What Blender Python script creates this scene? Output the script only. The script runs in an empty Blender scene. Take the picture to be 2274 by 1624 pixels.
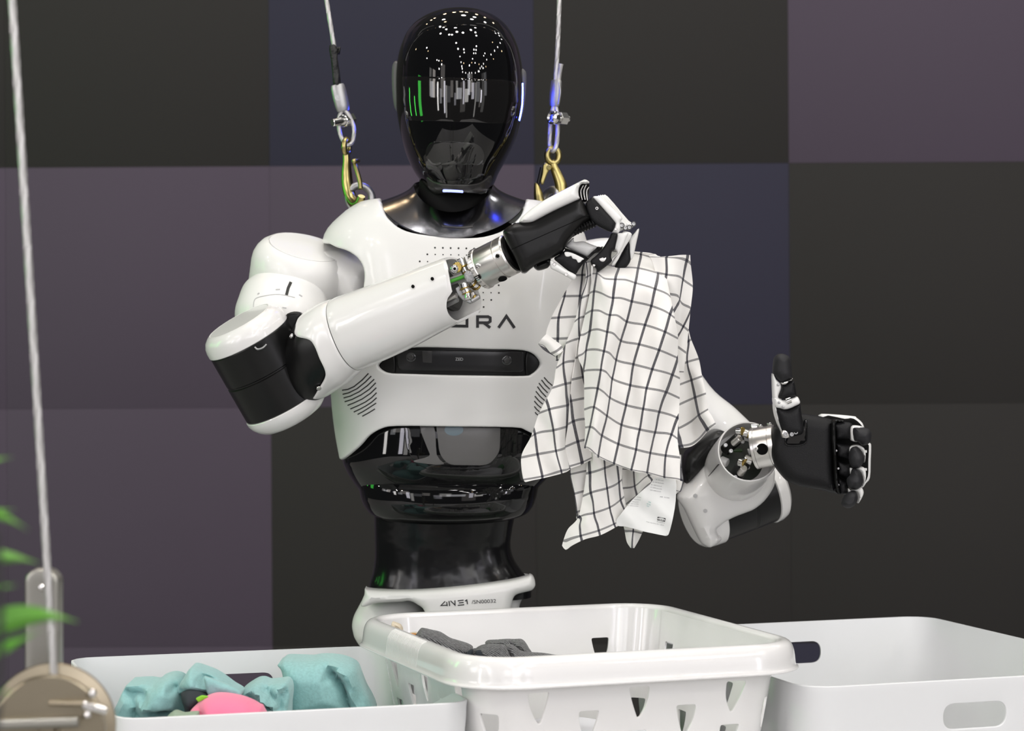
import bpy, bmesh, math, random
import numpy as np
from mathutils import Vector, Matrix, geometry
random.seed(7); rng = np.random.RandomState(7)
SC = bpy.context.scene
COL = SC.collection
# ------------------------------------------------------------------ camera
F, CX, HY, CAMZ, CAMY = 5000.0, 1137.0, 750.0, 1.35, -3.1
cam = bpy.data.cameras.new('camera'); camo = bpy.data.objects.new('camera', cam); COL.objects.link(camo)
camo.location = (0, CAMY, CAMZ); camo.rotation_euler = (math.pi/2, 0, 0)
cam.sensor_width = 36; cam.sensor_fit = 'HORIZONTAL'; cam.lens = F/2274*36; cam.shift_y = -(812-HY)/2274
cam.clip_start = 0.05; cam.clip_end = 200
cam.dof.use_dof = True; cam.dof.focus_distance = 2.80; cam.dof.aperture_fstop = 7.1
SC.camera = camo
# ------------------------------------------------------------------ world, exposure
SC.view_settings.view_transform = 'Standard'; SC.view_settings.look = 'None'
SC.view_settings.gamma = 1; SC.view_settings.use_curve_mapping = False
SC.view_settings.exposure = -0.17
wd = bpy.data.worlds.new('hall'); SC.world = wd; wd.use_nodes = True
wd.node_tree.nodes['Background'].inputs[0].default_value = (0.98, 1.0, 1.0, 1)
wd.node_tree.nodes['Background'].inputs[1].default_value = 0.05
LAMP_W, WARM_W, SIDE_W, OVER_W = 60.0, 30.0, 190.0, 95.0

def area(name, loc, target, sx, sy, power, col=(1, 1, 1)):
    l = bpy.data.lights.new(name, 'AREA'); l.shape = 'RECTANGLE'; l.size = sx; l.size_y = sy; l.energy = power; l.color = col
    o = bpy.data.objects.new(name, l); COL.objects.link(o); o.location = loc
    o.rotation_euler = (Vector(target)-Vector(loc)).to_track_quat('-Z', 'Y').to_euler()
    return o

# front fill: tall area lights added behind the camera to brighten forward faces
_r = random.Random(11)
for i in range(26):
    a_ = math.radians(-62+124*i/25+_r.uniform(-2, 2)); dd = _r.uniform(8.5, 13.0); zz = _r.uniform(1.9, 4.4)
    cc_ = [(1, .97, .94), (.95, .95, 1), (1, .93, .88), (.93, .9, 1)][i % 4]
    area('front_fill_light', (dd*math.sin(a_), -dd*math.cos(a_), zz), (0, 0, 1.2), _r.uniform(.5, 1.6), _r.uniform(1.8, 4.6), _r.choice((10, 20, 34, 62)), cc_)

# ------------------------------------------------------------------ pixel <-> world
YO = 0.0      # depth offset of the limb being built
def W(px, py, y=0.0):
    y = y+YO; d = y-CAMY
    return np.array([(px-CX)*d/F, y, CAMZ-(py-HY)*d/F])
def PJ(P):
    P = np.atleast_2d(P); d = P[:, 1]-CAMY
    return np.stack([CX+P[:, 0]/d*F, HY+(CAMZ-P[:, 2])/d*F], 1)
def M(n, y=0.0): return n*(y+YO-CAMY)/F
def unit(v):
    v = np.asarray(v, float); return v/np.linalg.norm(v)

# ------------------------------------------------------------------ materials
def mat(name, col, rough=0.4, metal=0.0, coat=0.0, spec=0.5, bump=None, emit=None, var=None, alpha=None, trans=0.0, sheen=0.0, sss=0.0):
    m = bpy.data.materials.new(name); m.use_nodes = True; nt = m.node_tree; b = nt.nodes['Principled BSDF']
    b.inputs['Base Color'].default_value = (*col, 1); b.inputs['Roughness'].default_value = rough
    b.inputs['Metallic'].default_value = metal; b.inputs['Coat Weight'].default_value = coat; b.inputs['Coat Roughness'].default_value = 0.06
    b.inputs['Specular IOR Level'].default_value = spec
    if sheen: b.inputs['Sheen Weight'].default_value = sheen
    if trans: b.inputs['Transmission Weight'].default_value = trans
    if sss:
        b.inputs['Subsurface Weight'].default_value = sss; b.inputs['Subsurface Radius'].default_value = (0.01, 0.01, 0.01)
        b.inputs['Subsurface Scale'].default_value = 1.0
    if alpha is not None: b.inputs['Alpha'].default_value = alpha
    if emit:
        b.inputs['Emission Color'].default_value = (*emit[0], 1); b.inputs['Emission Strength'].default_value = emit[1]
    tc = nt.nodes.new('ShaderNodeTexCoord')
    if var:   # scale, amount : mottled colour
        n = nt.nodes.new('ShaderNodeTexNoise'); n.inputs['Scale'].default_value = var[0]; n.inputs['Detail'].default_value = 4
        nt.links.new(tc.outputs['Object'], n.inputs['Vector'])
        mx = nt.nodes.new('ShaderNodeMixRGB'); mx.inputs[1].default_value = (*[c*(1-var[1]) for c in col], 1)
        mx.inputs[2].default_value = (*[min(1, c*(1+var[1])) for c in col], 1)
        fo_ = n.outputs['Fac']
        if len(var) > 2:
            mr = nt.nodes.new('ShaderNodeMapRange'); mr.inputs[1].default_value = 0.5-var[2]; mr.inputs[2].default_value = 0.5+var[2]; nt.links.new(fo_, mr.inputs[0]); fo_ = mr.outputs[0]
        nt.links.new(fo_, mx.inputs[0]); nt.links.new(mx.outputs[0], b.inputs['Base Color'])
    if bump:  # kind, scale, strength, distance
        k, s, st, ds = bump
        if k == 'noise':
            n = nt.nodes.new('ShaderNodeTexNoise'); n.inputs['Scale'].default_value = s; n.inputs['Detail'].default_value = 3
        elif k == 'wave':
            n = nt.nodes.new('ShaderNodeTexWave'); n.inputs['Scale'].default_value = s; n.bands_direction = 'DIAGONAL'
        else:
            n = nt.nodes.new('ShaderNodeTexVoronoi'); n.inputs['Scale'].default_value = s
        nt.links.new(tc.outputs['Object'], n.inputs['Vector'])
        bp = nt.nodes.new('ShaderNodeBump'); bp.inputs['Strength'].default_value = st; bp.inputs['Distance'].default_value = ds
        nt.links.new(n.outputs[0], bp.inputs['Height']); nt.links.new(bp.outputs[0], b.inputs['Normal'])
    return m
MW = mat('white_shell', (0.785, 0.78, 0.76), 0.38, coat=0.25, bump=('noise', 900, 0.05, 0.0005))
MWG = mat('white_gloss_shell', (0.77, 0.76, 0.745), 0.25, coat=0.5)
MWH = mat('white_hand_plate', (0.82, 0.82, 0.80), 0.3, coat=0.3)
MBG = mat('black_gloss', (0.004, 0.004, 0.0045), 0.035, spec=0.55)
MBS = mat('black_satin', (0.0045, 0.0045, 0.0045), 0.33, spec=0.3)
MCOL = mat('black_collar', (0.26, 0.26, 0.28), 0.17, 1.0)
MBR = mat('black_rubber', (0.0055, 0.0055, 0.006), 0.5, spec=0.25, bump=('vor', 900, 0.25, 0.0006))
MBF = mat('black_finger_pad', (0.0065, 0.0065, 0.0075), 0.5, spec=0.25, bump=('vor', 1100, 0.3, 0.0006))
MTIP = mat('grey_finger_tip', (0.017, 0.017, 0.019), 0.55, spec=0.3, bump=('noise', 1500, 0.1, 0.0004))
MNECK = mat('neck_fabric', (0.004, 0.004, 0.004), 0.7, spec=0.2)
MDK = mat('dark_void', (0.004, 0.004, 0.004), 0.8, spec=0.1)
MEAR = mat('grey_ear', (0.10, 0.10, 0.10), 0.45)
MSIL = mat('brushed_silver', (0.72, 0.70, 0.67), 0.3, 1.0, bump=('noise', 1200, 0.06, 0.0005))
MCHR = mat('polished_steel', (0.78, 0.77, 0.75), 0.14, 1.0)
MSTL = mat('steel_wire', (0.55, 0.54, 0.53), 0.45, 0.55)
MALU = mat('cast_aluminium', (0.40, 0.40, 0.40), 0.42, 0.9, bump=('noise', 500, 0.1, 0.0006))
MBRS = mat('brass', (0.42, 0.30, 0.09), 0.28, 1.0)
MGLD = mat('zinc_gold', (0.44, 0.37, 0.15), 0.3, 1.0, var=(40, 0.25))
MGRN = mat('green_wire', (0.05, 0.30, 0.02), 0.4)
MCLR = mat('clear_sleeve', (0.85, 0.85, 0.87), 0.12, trans=0.7, bump=('noise', 220, 0.9, 0.004))
MGRY = mat('grey_inner_panel', (0.13, 0.127, 0.125), 0.3, spec=0.4)
MGRB = mat('blue_grey_print', (0.12, 0.17, 0.2), 0.3)
MVIS = mat('visor_glass', (0.003, 0.003, 0.0035), 0.015, spec=0.5)
MDSP = mat('visor_display', (0.006, 0.0055, 0.0055), 0.03, spec=0.8)
MMTH = mat('mouth_window', (0.010, 0.010, 0.010), 0.05, spec=0.8)
MCHN = mat('chin_grey', (0.035, 0.034, 0.034), 0.22, spec=0.6)
MLED = mat('blue_white_led', (0.3, 0.3, 0.9), 0.4, emit=((0.32, 0.38, 1.0), 2.2))
MLEB = mat('blue_led', (0.05, 0.05, 0.6), 0.4, emit=((0.03, 0.05, 1.0), 130.0))
MPRT = mat('black_print', (0.012, 0.012, 0.014), 0.45)
MPRW = mat('grey_print', (0.45, 0.45, 0.45), 0.5)
MPRG = mat('label_print', (0.25, 0.25, 0.26), 0.7)
MPRT2 = mat('label_green_print', (0.12, 0.42, 0.38), 0.7)
MCAM = mat('camera_body', (0.007, 0.007, 0.008), 0.25)
MLNS = mat('lens_glass', (0.02, 0.02, 0.022), 0.08, coat=1.0)
MSLOT = mat('slot_shadow', (0.03, 0.03, 0.028), 0.8)
MLAB = mat('label_paper', (0.83, 0.84, 0.82), 0.55, bump=('noise', 25, 0.25, 0.01))
MBIN = mat('white_bin_plastic', (0.75, 0.76, 0.765), 0.42)
MBSK = mat('white_basket_plastic', (0.82, 0.81, 0.80), 0.16, coat=0.4, sss=0.35, bump=('noise', 8, 0.08, 0.01))
MGRP = mat('rim_grip', (0.72, 0.72, 0.70), 0.45)
MTEAL = mat('teal_cotton', (0.25, 0.47, 0.465), 0.85, sheen=0.3, bump=('noise', 500, 0.4, 0.001), var=(260, 0.07, 0.2))
MTEA2 = mat('teal_twill', (0.255, 0.475, 0.47), 0.85, sheen=0.3, bump=('noise', 500, 0.4, 0.001), var=(300, 0.09, 0.2))
MPNK = mat('pink_cotton', (0.86, 0.19, 0.33), 0.8, sheen=0.3, bump=('noise', 800, 0.2, 0.001))
MNVY = mat('charcoal_fabric', (0.018, 0.024, 0.03), 0.8, bump=('noise', 900, 0.3, 0.001))
MLIM = mat('lime_tag', (0.25, 0.62, 0.03), 0.6)
MGKN = mat('grey_knit', (0.085, 0.087, 0.09), 0.9, sheen=0.4, bump=('wave', 150, 0.8, 0.003), var=(330, 0.6, 0.12))
MCRM = mat('cream_cloth', (0.64, 0.56, 0.43), 0.8, bump=('noise', 300, 0.2, 0.002))
MORG = mat('orange_print_cloth', (0.55, 0.24, 0.05), 0.8, var=(60, 0.5))
MSHT = mat('white_bedding', (0.78, 0.78, 0.82), 0.7, sheen=0.2)
MGCL = mat('green_cloth', (0.10, 0.26, 0.11), 0.9)
MTAB = mat('table_top', (0.6, 0.6, 0.6), 0.5)
MFLR = mat('hall_floor', (0.42, 0.415, 0.41), 0.6, var=(3, 0.12))
MPUL = mat('nickel_plate', (0.37, 0.32, 0.235), 0.34, 1.0, var=(20, 0.06))
MPST = mat('post_steel', (0.36, 0.35, 0.315), 0.36, 0.9)
MLEAF = mat('leaf', (0.10, 0.30, 0.03), 0.5, sss=0.0, var=(14, 0.45))
MPOT = mat('plant_pot', (0.02, 0.02, 0.02), 0.5)

# ------------------------------------------------------------------ objects
WLOC = {}
def link(name, me, parent=None, loc=None):
    o = bpy.data.objects.new(name, me); COL.objects.link(o)
    if loc is None: loc = np.zeros(3)
    if parent is not None:
        o.parent = parent; o.location = Vector(loc-WLOC[parent.name])
    else: o.location = Vector(loc)
    WLOC[o.name] = np.array(loc, float)
    return o
def mk(name, V, Fc, m, parent=None, ang=35, uv=None, label=None, base=None):
    V = np.asarray(V, float); c = (V.min(0)+V.max(0))/2 if base is None else np.asarray(base, float)
    me = bpy.data.meshes.new(name); me.from_pydata((V-c).tolist(), [], [list(map(int, f)) for f in Fc]); me.validate()
    if uv is not None:
        l = me.uv_layers.new(name='UVMap'); uv = np.asarray(uv, float)
        li = np.empty(len(me.loops), int); me.loops.foreach_get('vertex_index', li)
        l.data.foreach_set('uv', uv[li].ravel())
    bm = bmesh.new(); bm.from_mesh(me); bmesh.ops.recalc_face_normals(bm, faces=bm.faces); bm.to_mesh(me); bm.free()
    me.materials.append(m); me.shade_smooth(); me.set_sharp_from_angle(angle=math.radians(ang))
    o = link(name, me, parent, c)
    if label: o['label'] = label
    return o
def thing(name, loc, label, cat, group=None):
    o = link(name, None, None, np.asarray(loc, float)); o['label'] = label; o['category'] = cat
    if group: o['group'] = group
    return o
def tag(o, label, cat, group=None):
    o['label'] = label; o['category'] = cat
    if group: o['group'] = group
    return o
class Acc:
    """collects pieces into one mesh"""
    def __init__(s): s.V = []; s.F = []; s.n = 0; s.UV = []
    def add(s, V, Fc, uv=None):
        V = np.asarray(V, float); s.V.append(V); s.F += [[i+s.n for i in f] for f in Fc]; s.n += len(V)
        if uv is not None: s.UV.append(np.asarray(uv, float))
        return s
    def mk(s, name, m, parent=None, ang=35, label=None):
        return mk(name, np.concatenate(s.V), s.F, m, parent, ang, np.concatenate(s.UV) if s.UV else None, label)

# ------------------------------------------------------------------ interpolation
class Cub:
    def __init__(s, x, y, lin=False):
        s.x = np.asarray(x, float); s.y = np.asarray(y, float); y = s.y
        if y.ndim == 1: s.y = y = y[:, None]; s.flat = True
        else: s.flat = False
        d = np.diff(y, axis=0)/np.diff(s.x)[:, None]
        if len(d) == 1: s.m = np.concatenate([d, d])
        else:
            h = np.diff(s.x)[:, None]
            mid = (d[:-1]*h[1:]+d[1:]*h[:-1])/(h[1:]+h[:-1])
            lim = 3*np.minimum(abs(d[:-1]), abs(d[1:])); mid = np.sign(mid)*np.minimum(abs(mid), lim+1e-12)
            s.m = np.concatenate([d[:1], mid, d[-1:]])
    def __call__(s, q):
        q = np.clip(np.asarray(q, float), s.x[0], s.x[-1]); i = np.clip(np.searchsorted(s.x, q)-1, 0, len(s.x)-2)
        h = s.x[i+1]-s.x[i]; t = ((q-s.x[i])/h)[..., None]; h = h[..., None]
        r = (2*t**3-3*t**2+1)*s.y[i]+(t**3-2*t**2+t)*h*s.m[i]+(-2*t**3+3*t**2)*s.y[i+1]+(t**3-t**2)*h*s.m[i+1]
        return r[..., 0] if s.flat else r
def smooth(pts, n=8, closed=False):
    """Catmull-Rom through points"""
    P = np.asarray(pts, float); N = len(P); out = []
    for i in range(N if closed else N-1):
        if closed: a, b, c, d = P[(i-1) % N], P[i], P[(i+1) % N], P[(i+2) % N]
        else: a, b, c, d = P[max(i-1, 0)], P[i], P[i+1], P[min(i+2, N-1)]
        for k in range(n):
            t = k/n; out.append(0.5*(2*b+(c-a)*t+(2*a-5*b+4*c-d)*t*t+(3*b-a-3*c+d)*t**3))
    if not closed: out.append(P[-1])
    return np.array(out)
def rounded(pts, r, n=5):
    """closed polygon with rounded corners; r scalar or per point"""
    P = np.asarray(pts, float); N = len(P); out = []
    for i in range(N):
        a, b, c = P[i-1], P[i], P[(i+1) % N]; rr = r[i] if hasattr(r, '__len__') else r
        la, lc = np.linalg.norm(a-b), np.linalg.norm(c-b); k = min(rr, la*0.49, lc*0.49)
        p, q = b+(a-b)/la*k, b+(c-b)/lc*k
        for j in range(n+1):
            t = j/n; out.append((1-t)**2*p+2*t*(1-t)*b+t*t*q)
    return np.array(out)
def ell(cx, cy, a, b=None, rot=0, n=24):
    b = a if b is None else b; t = np.linspace(0, 2*math.pi, n, endpoint=False); c, s = math.cos(rot), math.sin(rot)
    return np.stack([cx+a*np.cos(t)*c-b*np.sin(t)*s, cy+a*np.cos(t)*s+b*np.sin(t)*c], 1)

# ------------------------------------------------------------------ 2D filling
def inside(P, poly):
    x, y = P[:, 0][:, None], P[:, 1][:, None]; a = poly; b = np.roll(poly, -1, 0)
    c = ((a[:, 1] > y) != (b[:, 1] > y))
    xi = (b[:, 0]-a[:, 0])*(y-a[:, 1])/np.where(b[:, 1] == a[:, 1], 1e-12, b[:, 1]-a[:, 1])+a[:, 0]
    return ((c & (x < xi)).sum(1) % 2) == 1
def distp(P, polys):
    best = np.full(len(P), 1e9)
    for poly in polys:
        a = poly; d = np.roll(poly, -1, 0)-a; L = (d**2).sum(1)+1e-18
        t = np.clip(((P[:, None]-a)*d).sum(2)/L, 0, 1); q = a+t[..., None]*d
        best = np.minimum(best, np.sqrt(((P[:, None]-q)**2).sum(2)).min(1))
    return best
def resample(poly, step):
    out = []
    for a, b in zip(poly, np.roll(poly, -1, 0)):
        n = max(1, int(math.ceil(np.linalg.norm(b-a)/step)))
        for k in range(n): out.append(a+(b-a)*k/n)
    return np.array(out)
def fill2d(outline, holes=(), step=0.01, rings=()):
    polys = []
    for p in [outline]+list(holes):
        p = np.asarray(p, float); keep = np.linalg.norm(p-np.roll(p, 1, 0), axis=1) > 1e-9; polys.append(resample(p[keep], step))
    lo, hi = polys[0].min(0), polys[0].max(0)
    nx, ny = int((hi[0]-lo[0])/step)+2, int((hi[1]-lo[1])/(step*0.87))+2
    g = np.array([[lo[0]+(i+0.5*(j % 2))*step, lo[1]+j*step*0.87] for j in range(ny) for i in range(nx)])
    def ins(P):
        r = inside(P, polys[0])
        for h in polys[1:]: r &= ~inside(P, h)
        return r
    mr = max(rings) if len(rings) else 0
    g = g[ins(g)]; g = g[distp(g, polys) > mr+0.45*step] if len(g) else g
    pts = [g]
    for d in rings:
        for p in polys:
            e = np.roll(p, -1, 0)-np.roll(p, 1, 0); n = np.stack([-e[:, 1], e[:, 0]], 1)/(np.linalg.norm(e, axis=1)[:, None]+1e-12)
            for sg in (1, -1):
                q = p+n*sg*d; q = q[ins(q)]
                if len(q): q = q[distp(q, polys) > 0.9*d]
                if len(q): pts.append(q)
    B = np.concatenate(polys); edges = []; o = 0
    for p in polys:
        edges += [(o+i, o+(i+1) % len(p)) for i in range(len(p))]; o += len(p)
    A = np.concatenate([B]+[q for q in pts if len(q)])
    r = geometry.delaunay_2d_cdt([Vector(v) for v in A], edges, [], 0, 1e-9)
    V = np.array([tuple(v) for v in r[0]]); T = np.array([t for t in r[2] if len(t) == 3])
    T = T[ins(V[T].mean(1))]
    used = np.unique(T); rm = -np.ones(len(V), int); rm[used] = np.arange(len(used)); V = V[used]; T = rm[T]
    return V, T, distp(V, polys)
def rim_edges(T):
    cnt = {}
    for t in T:
        for a, b in ((t[0], t[1]), (t[1], t[2]), (t[2], t[0])): cnt[(a, b)] = 1
    return [(a, b) for (a, b) in cnt if (b, a) not in cnt]
def prof(d, r): return np.sqrt(np.clip(1-(1-np.clip(d/max(r, 1e-9), 0, 1))**2, 0, 1))
RINGS = (0.06, 0.2, 0.42, 0.7, 1.0)

def puffg(outline, y0=0.0, T=0.02, r=0.005, holes=(), step=None, bump=None, back_r=None):
    """solid with rounded edges; outline in picture pixels at depth y0 (number or function of px,py)"""
    o = np.asarray(outline, float); ym = y0 if not callable(y0) else float(np.mean([y0(*p) for p in o]))
    k = M(1, ym); rp = r/k; ext = (o.max(0)-o.min(0)).max()
    st = step/k if step else max(ext/22, 2.0)
    rings = [rp*q for q in RINGS] if r > 0 else []
    V, Tr, D = fill2d(o, holes, st, rings)
    pr = r*(1-prof(D, rp)) if r > 0 else 0*D
    yy = np.array([y0(*p) for p in V]) if callable(y0) else np.full(len(V), y0)
    bb = np.array([bump(p[0], p[1], d*k) for p, d in zip(V, D)]) if bump else 0*D
    yy = yy+YO; base = np.stack([(V[:, 0]-CX)*(yy-CAMY)/F, yy, CAMZ-(V[:, 1]-HY)*(yy-CAMY)/F], 1)
    fr = base.copy(); fr[:, 1] += -T/2+pr-bb
    br = r if back_r is None else back_r
    bk = base.copy(); bk[:, 1] += T/2-(br*(1-prof(D, br/k)) if br > 0 else 0)
    n = len(V); Fc = [list(t) for t in Tr]+[[t[0]+n, t[2]+n, t[1]+n] for t in Tr]
    Fc += [[b, a, a+n, b+n] for a, b in rim_edges(Tr)]
    return np.concatenate([fr, bk]), Fc
def puff(name, outline, y0, T, r, m, parent=None, holes=(), step=None, bump=None, ang=40, label=None, back_r=None):
    V, Fc = puffg(outline, y0, T, r, holes, step, bump, back_r)
    return mk(name, V, Fc, m, parent, ang, label=label)

# ------------------------------------------------------------------ parametric surfaces
class PS:
    def __init__(s, f, u0, u1, v0, v1): s.f = f; s.r = (u0, u1, v0, v1); s.c = None
    def P(s, uv): uv = np.atleast_2d(uv); return s.f(uv[:, 0], uv[:, 1])
    def N(s, uv, e=1e-3):
        uv = np.atleast_2d(uv); u0, u1, v0, v1 = s.r; eu, ev = e*(u1-u0), e*(v1-v0)
        du = s.f(uv[:, 0]+eu, uv[:, 1])-s.f(uv[:, 0]-eu, uv[:, 1])
        dv = s.f(uv[:, 0], np.clip(uv[:, 1]+ev, v0, v1))-s.f(uv[:, 0], np.clip(uv[:, 1]-ev, v0, v1))
        n = np.cross(du, dv); n /= np.linalg.norm(n, axis=1)[:, None]+1e-15
        if not hasattr(s, 'sg'):
            U, V = np.meshgrid(np.linspace(u0, u1, 24), np.linspace(v0+.05*(v1-v0), v1-.05*(v1-v0), 12)); g = np.stack([U.ravel(), V.ravel()], 1)
            s.sg = 1; q = s.P(g); c = q.mean(0); s.sg = 1 if ((q-c)*s.N(g)).sum() > 0 else -1
        return n*s.sg
    def inv(s, pts):
        if s.c is None:
            u0, u1, v0, v1 = s.r
            U, V = np.meshgrid(np.linspace(u0, u1, 220), np.linspace(v0, v1, 160)); uv = np.stack([U.ravel(), V.ravel()], 1)
            P = s.P(uv); fc = ((np.array([0, CAMY, CAMZ])-P)*s.N(uv)).sum(1) > -0.02
            if fc.sum() > 100: uv, P = uv[fc], P[fc]
            s.c = (uv, PJ(P), P[:, 1])
        uv, pj, dep = s.c; out = []
        for p in np.atleast_2d(np.asarray(pts, float)):
            d = np.sqrt(((pj-p)**2).sum(1)); c = np.where(d < d.min()+2.5)[0]; i = c[np.argmin(dep[c]+d[c]*1e-4)]
            q = uv[i].copy()
            for _ in range(3):
                e = 1e-4*np.array([s.r[1]-s.r[0], s.r[3]-s.r[2]])
                b0 = PJ(s.P(q))[0]; J = np.stack([(PJ(s.P(q+[e[0], 0]))[0]-b0)/e[0], (PJ(s.P(q+[0, e[1]]))[0]-b0)/e[1]], 1)
                det = np.linalg.det(J)
                if abs(det) < 1e-6: break
                dq = np.linalg.solve(J, p-b0); mx = np.array([s.r[1]-s.r[0], s.r[3]-s.r[2]])*0.02
                dq = np.clip(dq, -mx, mx); q = q+dq
            q[1] = np.clip(q[1], s.r[2], s.r[3])
            if np.linalg.norm(PJ(s.P(q))[0]-p) > np.linalg.norm(PJ(s.P(uv[i]))[0]-p)+0.5: q = uv[i]
            out.append(q)
        return np.array(out)
    def scale(s):
        u0, u1, v0, v1 = s.r; U, V = np.meshgrid(np.linspace(u0, u1, 40), np.linspace(v0, v1, 40)); P = s.f(U.ravel(), V.ravel()).reshape(40, 40, 3)
        return (np.linalg.norm(np.diff(P, axis=1), axis=2).mean()*39/(u1-u0), np.linalg.norm(np.diff(P, axis=0), axis=2).mean()*39/(v1-v0))
    def patchg(s, uvo, holes=(), thick=0.004, r=0.001, off=0.0, step=0.008, sc=None):
        su, sv = sc or s.scale(); S = np.array([su, sv])
        V, T, D = fill2d(np.asarray(uvo)*S, [np.asarray(h)*S for h in holes], step, [r*q for q in RINGS] if r > 0 else [])
        uv = V/S; P = s.P(uv); N = s.N(uv)
        o = P+N*(off-(r*(1-prof(D, r)) if r > 0 else 0*D))[:, None]; i = P+N*(off-thick)
        n = len(V); Fc = [list(t) for t in T]+[[t[0]+n, t[2]+n, t[1]+n] for t in T]+[[b, a, a+n, b+n] for a, b in rim_edges(T)]
        return np.concatenate([o, i]), Fc
    def patch(s, name, px, m, parent=None, holes=(), uvdom=False, label=None, **k):
        uvo = px if uvdom else s.inv(px); hs = [h if uvdom else s.inv(h) for h in holes]
        V, Fc = s.patchg(uvo, hs, **k); return mk(name, V, Fc, m, parent, 40, label=label)
    def meshg(s, nu, nv, closed=True, caps=True, vr=None):
        u0, u1, v0, v1 = s.r
        if vr: v0, v1 = vr
        us = np.linspace(u0, u1, nu, endpoint=not closed); vs = np.linspace(v0, v1, nv); V = np.concatenate([s.f(us, np.full(nu, v)) for v in vs])
        Fc = []
        for j in range(nv-1):
            for i in range(nu if closed else nu-1):
                k = (i+1) % nu; Fc.append([j*nu+i, j*nu+k, (j+1)*nu+k, (j+1)*nu+i])
        if caps: Fc.append(list(range(nu))[::-1]); Fc.append([(nv-1)*nu+i for i in range(nu)])
        return V, Fc
    def mesh(s, name, m, parent=None, nu=48, nv=24, closed=True, caps=True, vr=None, ang=40, label=None):
        V, Fc = s.meshg(nu, nv, closed, caps, vr); return mk(name, V, Fc, m, parent, ang, label=label)
    def strokes(s, name, lines, w, m, parent=None, off=0.0006, label=None, inner=0.0015):
        """flat lettering or slots: mitred pixel polylines laid on the surface"""
        A = Acc()
        for L in lines:
            L = np.asarray(L, float); n = len(L); nrm = []
            for i in range(n):
                a = L[i]-L[i-1] if i > 0 else L[1]-L[0]; b = L[i+1]-L[i] if i < n-1 else L[-1]-L[-2]
                a, b = unit(a), unit(b); t = unit(a+b); q = np.array([-t[1], t[0]]); nrm.append(q/max(0.4, abs(np.dot(q, [-b[1], b[0]]))))
            nrm = np.array(nrm); lp = np.concatenate([L+nrm*w/2, L-nrm*w/2]); uv = s.inv(lp); P = s.P(uv); N = s.N(uv)
            A.add(np.concatenate([P+N*off, P-N*inner]), [[i, i+1, n+i+1, n+i] for i in range(n-1)]+[[2*n+i, 3*n+i, 3*n+i+1, 2*n+i+1] for i in range(n-1)]
                  + [[i, 2*n+i, 2*n+i+1, i+1] for i in range(n-1)]+[[n+i, n+i+1, 3*n+i+1, 3*n+i] for i in range(n-1)]+[[0, n, 3*n, 2*n], [n-1, 2*n-1, 4*n-1, 3*n-1]])
        return A.mk(name, m, parent, label=label)
    def text(s, name, txt, px, py, h, m, parent=None, rot=0, off=0.0006, w=None, label=None):
        V, Fc, wd_ = textmesh(txt); k = h; sx = (w/wd_) if w else k; c, q = math.cos(rot), math.sin(rot)
        X, Y = V[:, 0]*sx, -V[:, 1]*k; pp = np.stack([px+X*c-Y*q, py+X*q+Y*c], 1); uv = s.inv(pp)
        return mk(name, s.P(uv)+s.N(uv)*off, Fc, m, parent, label=label)
def textmesh(txt):
    cu = bpy.data.curves.new('t', 'FONT'); cu.body = txt; cu.size = 1.37; cu.resolution_u = 3
    o = bpy.data.objects.new('t', cu); COL.objects.link(o); dg = bpy.context.evaluated_depsgraph_get(); me = bpy.data.meshes.new_from_object(o.evaluated_get(dg))
    V = np.array([tuple(v.co) for v in me.vertices]); Fc = [list(p.vertices) for p in me.polygons]
    bpy.data.objects.remove(o); bpy.data.curves.remove(cu); bpy.data.meshes.remove(me)
    V = V-[V[:, 0].min(), 0, 0]
    return V, Fc, V[:, 0].max()
def se(u, p):
    s_, c_ = np.sin(u), np.cos(u); r = (np.abs(s_)**p+np.abs(c_)**p)**(-1/p); return s_*r, c_*r
def body(rows, p=2.4):
    """upright body from picture silhouettes: rows (py, left px, right px, front m, back m); u: 0 = front"""
    z = [CAMZ-(r[0]-HY)*(-CAMY)/F for r in rows]; k = -CAMY/F
    A = np.array([[((r[1]+r[2])/2-CX)*k, (r[2]-r[1])/2*k, r[3], r[4]] for r in rows]); o = np.argsort(z); c = Cub(np.array(z)[o], A[o])
    def f(u, v):
        q = c(v); s_, c_ = se(u, p); y = np.where(c_ > 0, -q[..., 2], q[..., 3])*np.abs(c_)
        return np.stack([q[..., 0]+q[..., 1]*s_, y, v+0*u], -1)
    return PS(f, -math.pi, math.pi, min(z), max(z))
def limb(st, p=2.0, up=None):
    """stations: (upper px, lower px, depth y, thickness ratio); u=0 upper edge, u=pi/2 faces the camera; v = station number"""
    C = []; A = []
    for s_ in st:
        U, L = W(*s_[0], s_[2]), W(*s_[1], s_[2]); C.append((U+L)/2); A.append((U-L)/2)
    C = np.array(C); A = np.array(A); Tn = np.gradient(C, axis=0); B = []
    for i in range(len(st)):
        t = unit(Tn[i]); a = A[i]; b = unit(np.cross(t, a)); b = b if b[1] < 0 else -b
        B.append(b*np.linalg.norm(a)*st[i][3])
    x = np.arange(len(st)); c = Cub(x, np.concatenate([C, A, np.array(B)], 1))
    def f(u, v):
        q = c(v); s_, c_ = se(u, p); return q[..., 0:3]+q[..., 3:6]*c_[..., None]+q[..., 6:9]*s_[..., None]
    return PS(f, -math.pi, math.pi, 0, len(st)-1)
def frame(ax):
    ax = unit(ax); h = np.array([0, 0, 1.0]) if abs(ax[2]) < 0.9 else np.array([1.0, 0, 0]); e = unit(np.cross(ax, h)); return ax, e, np.cross(ax, e)
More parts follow.
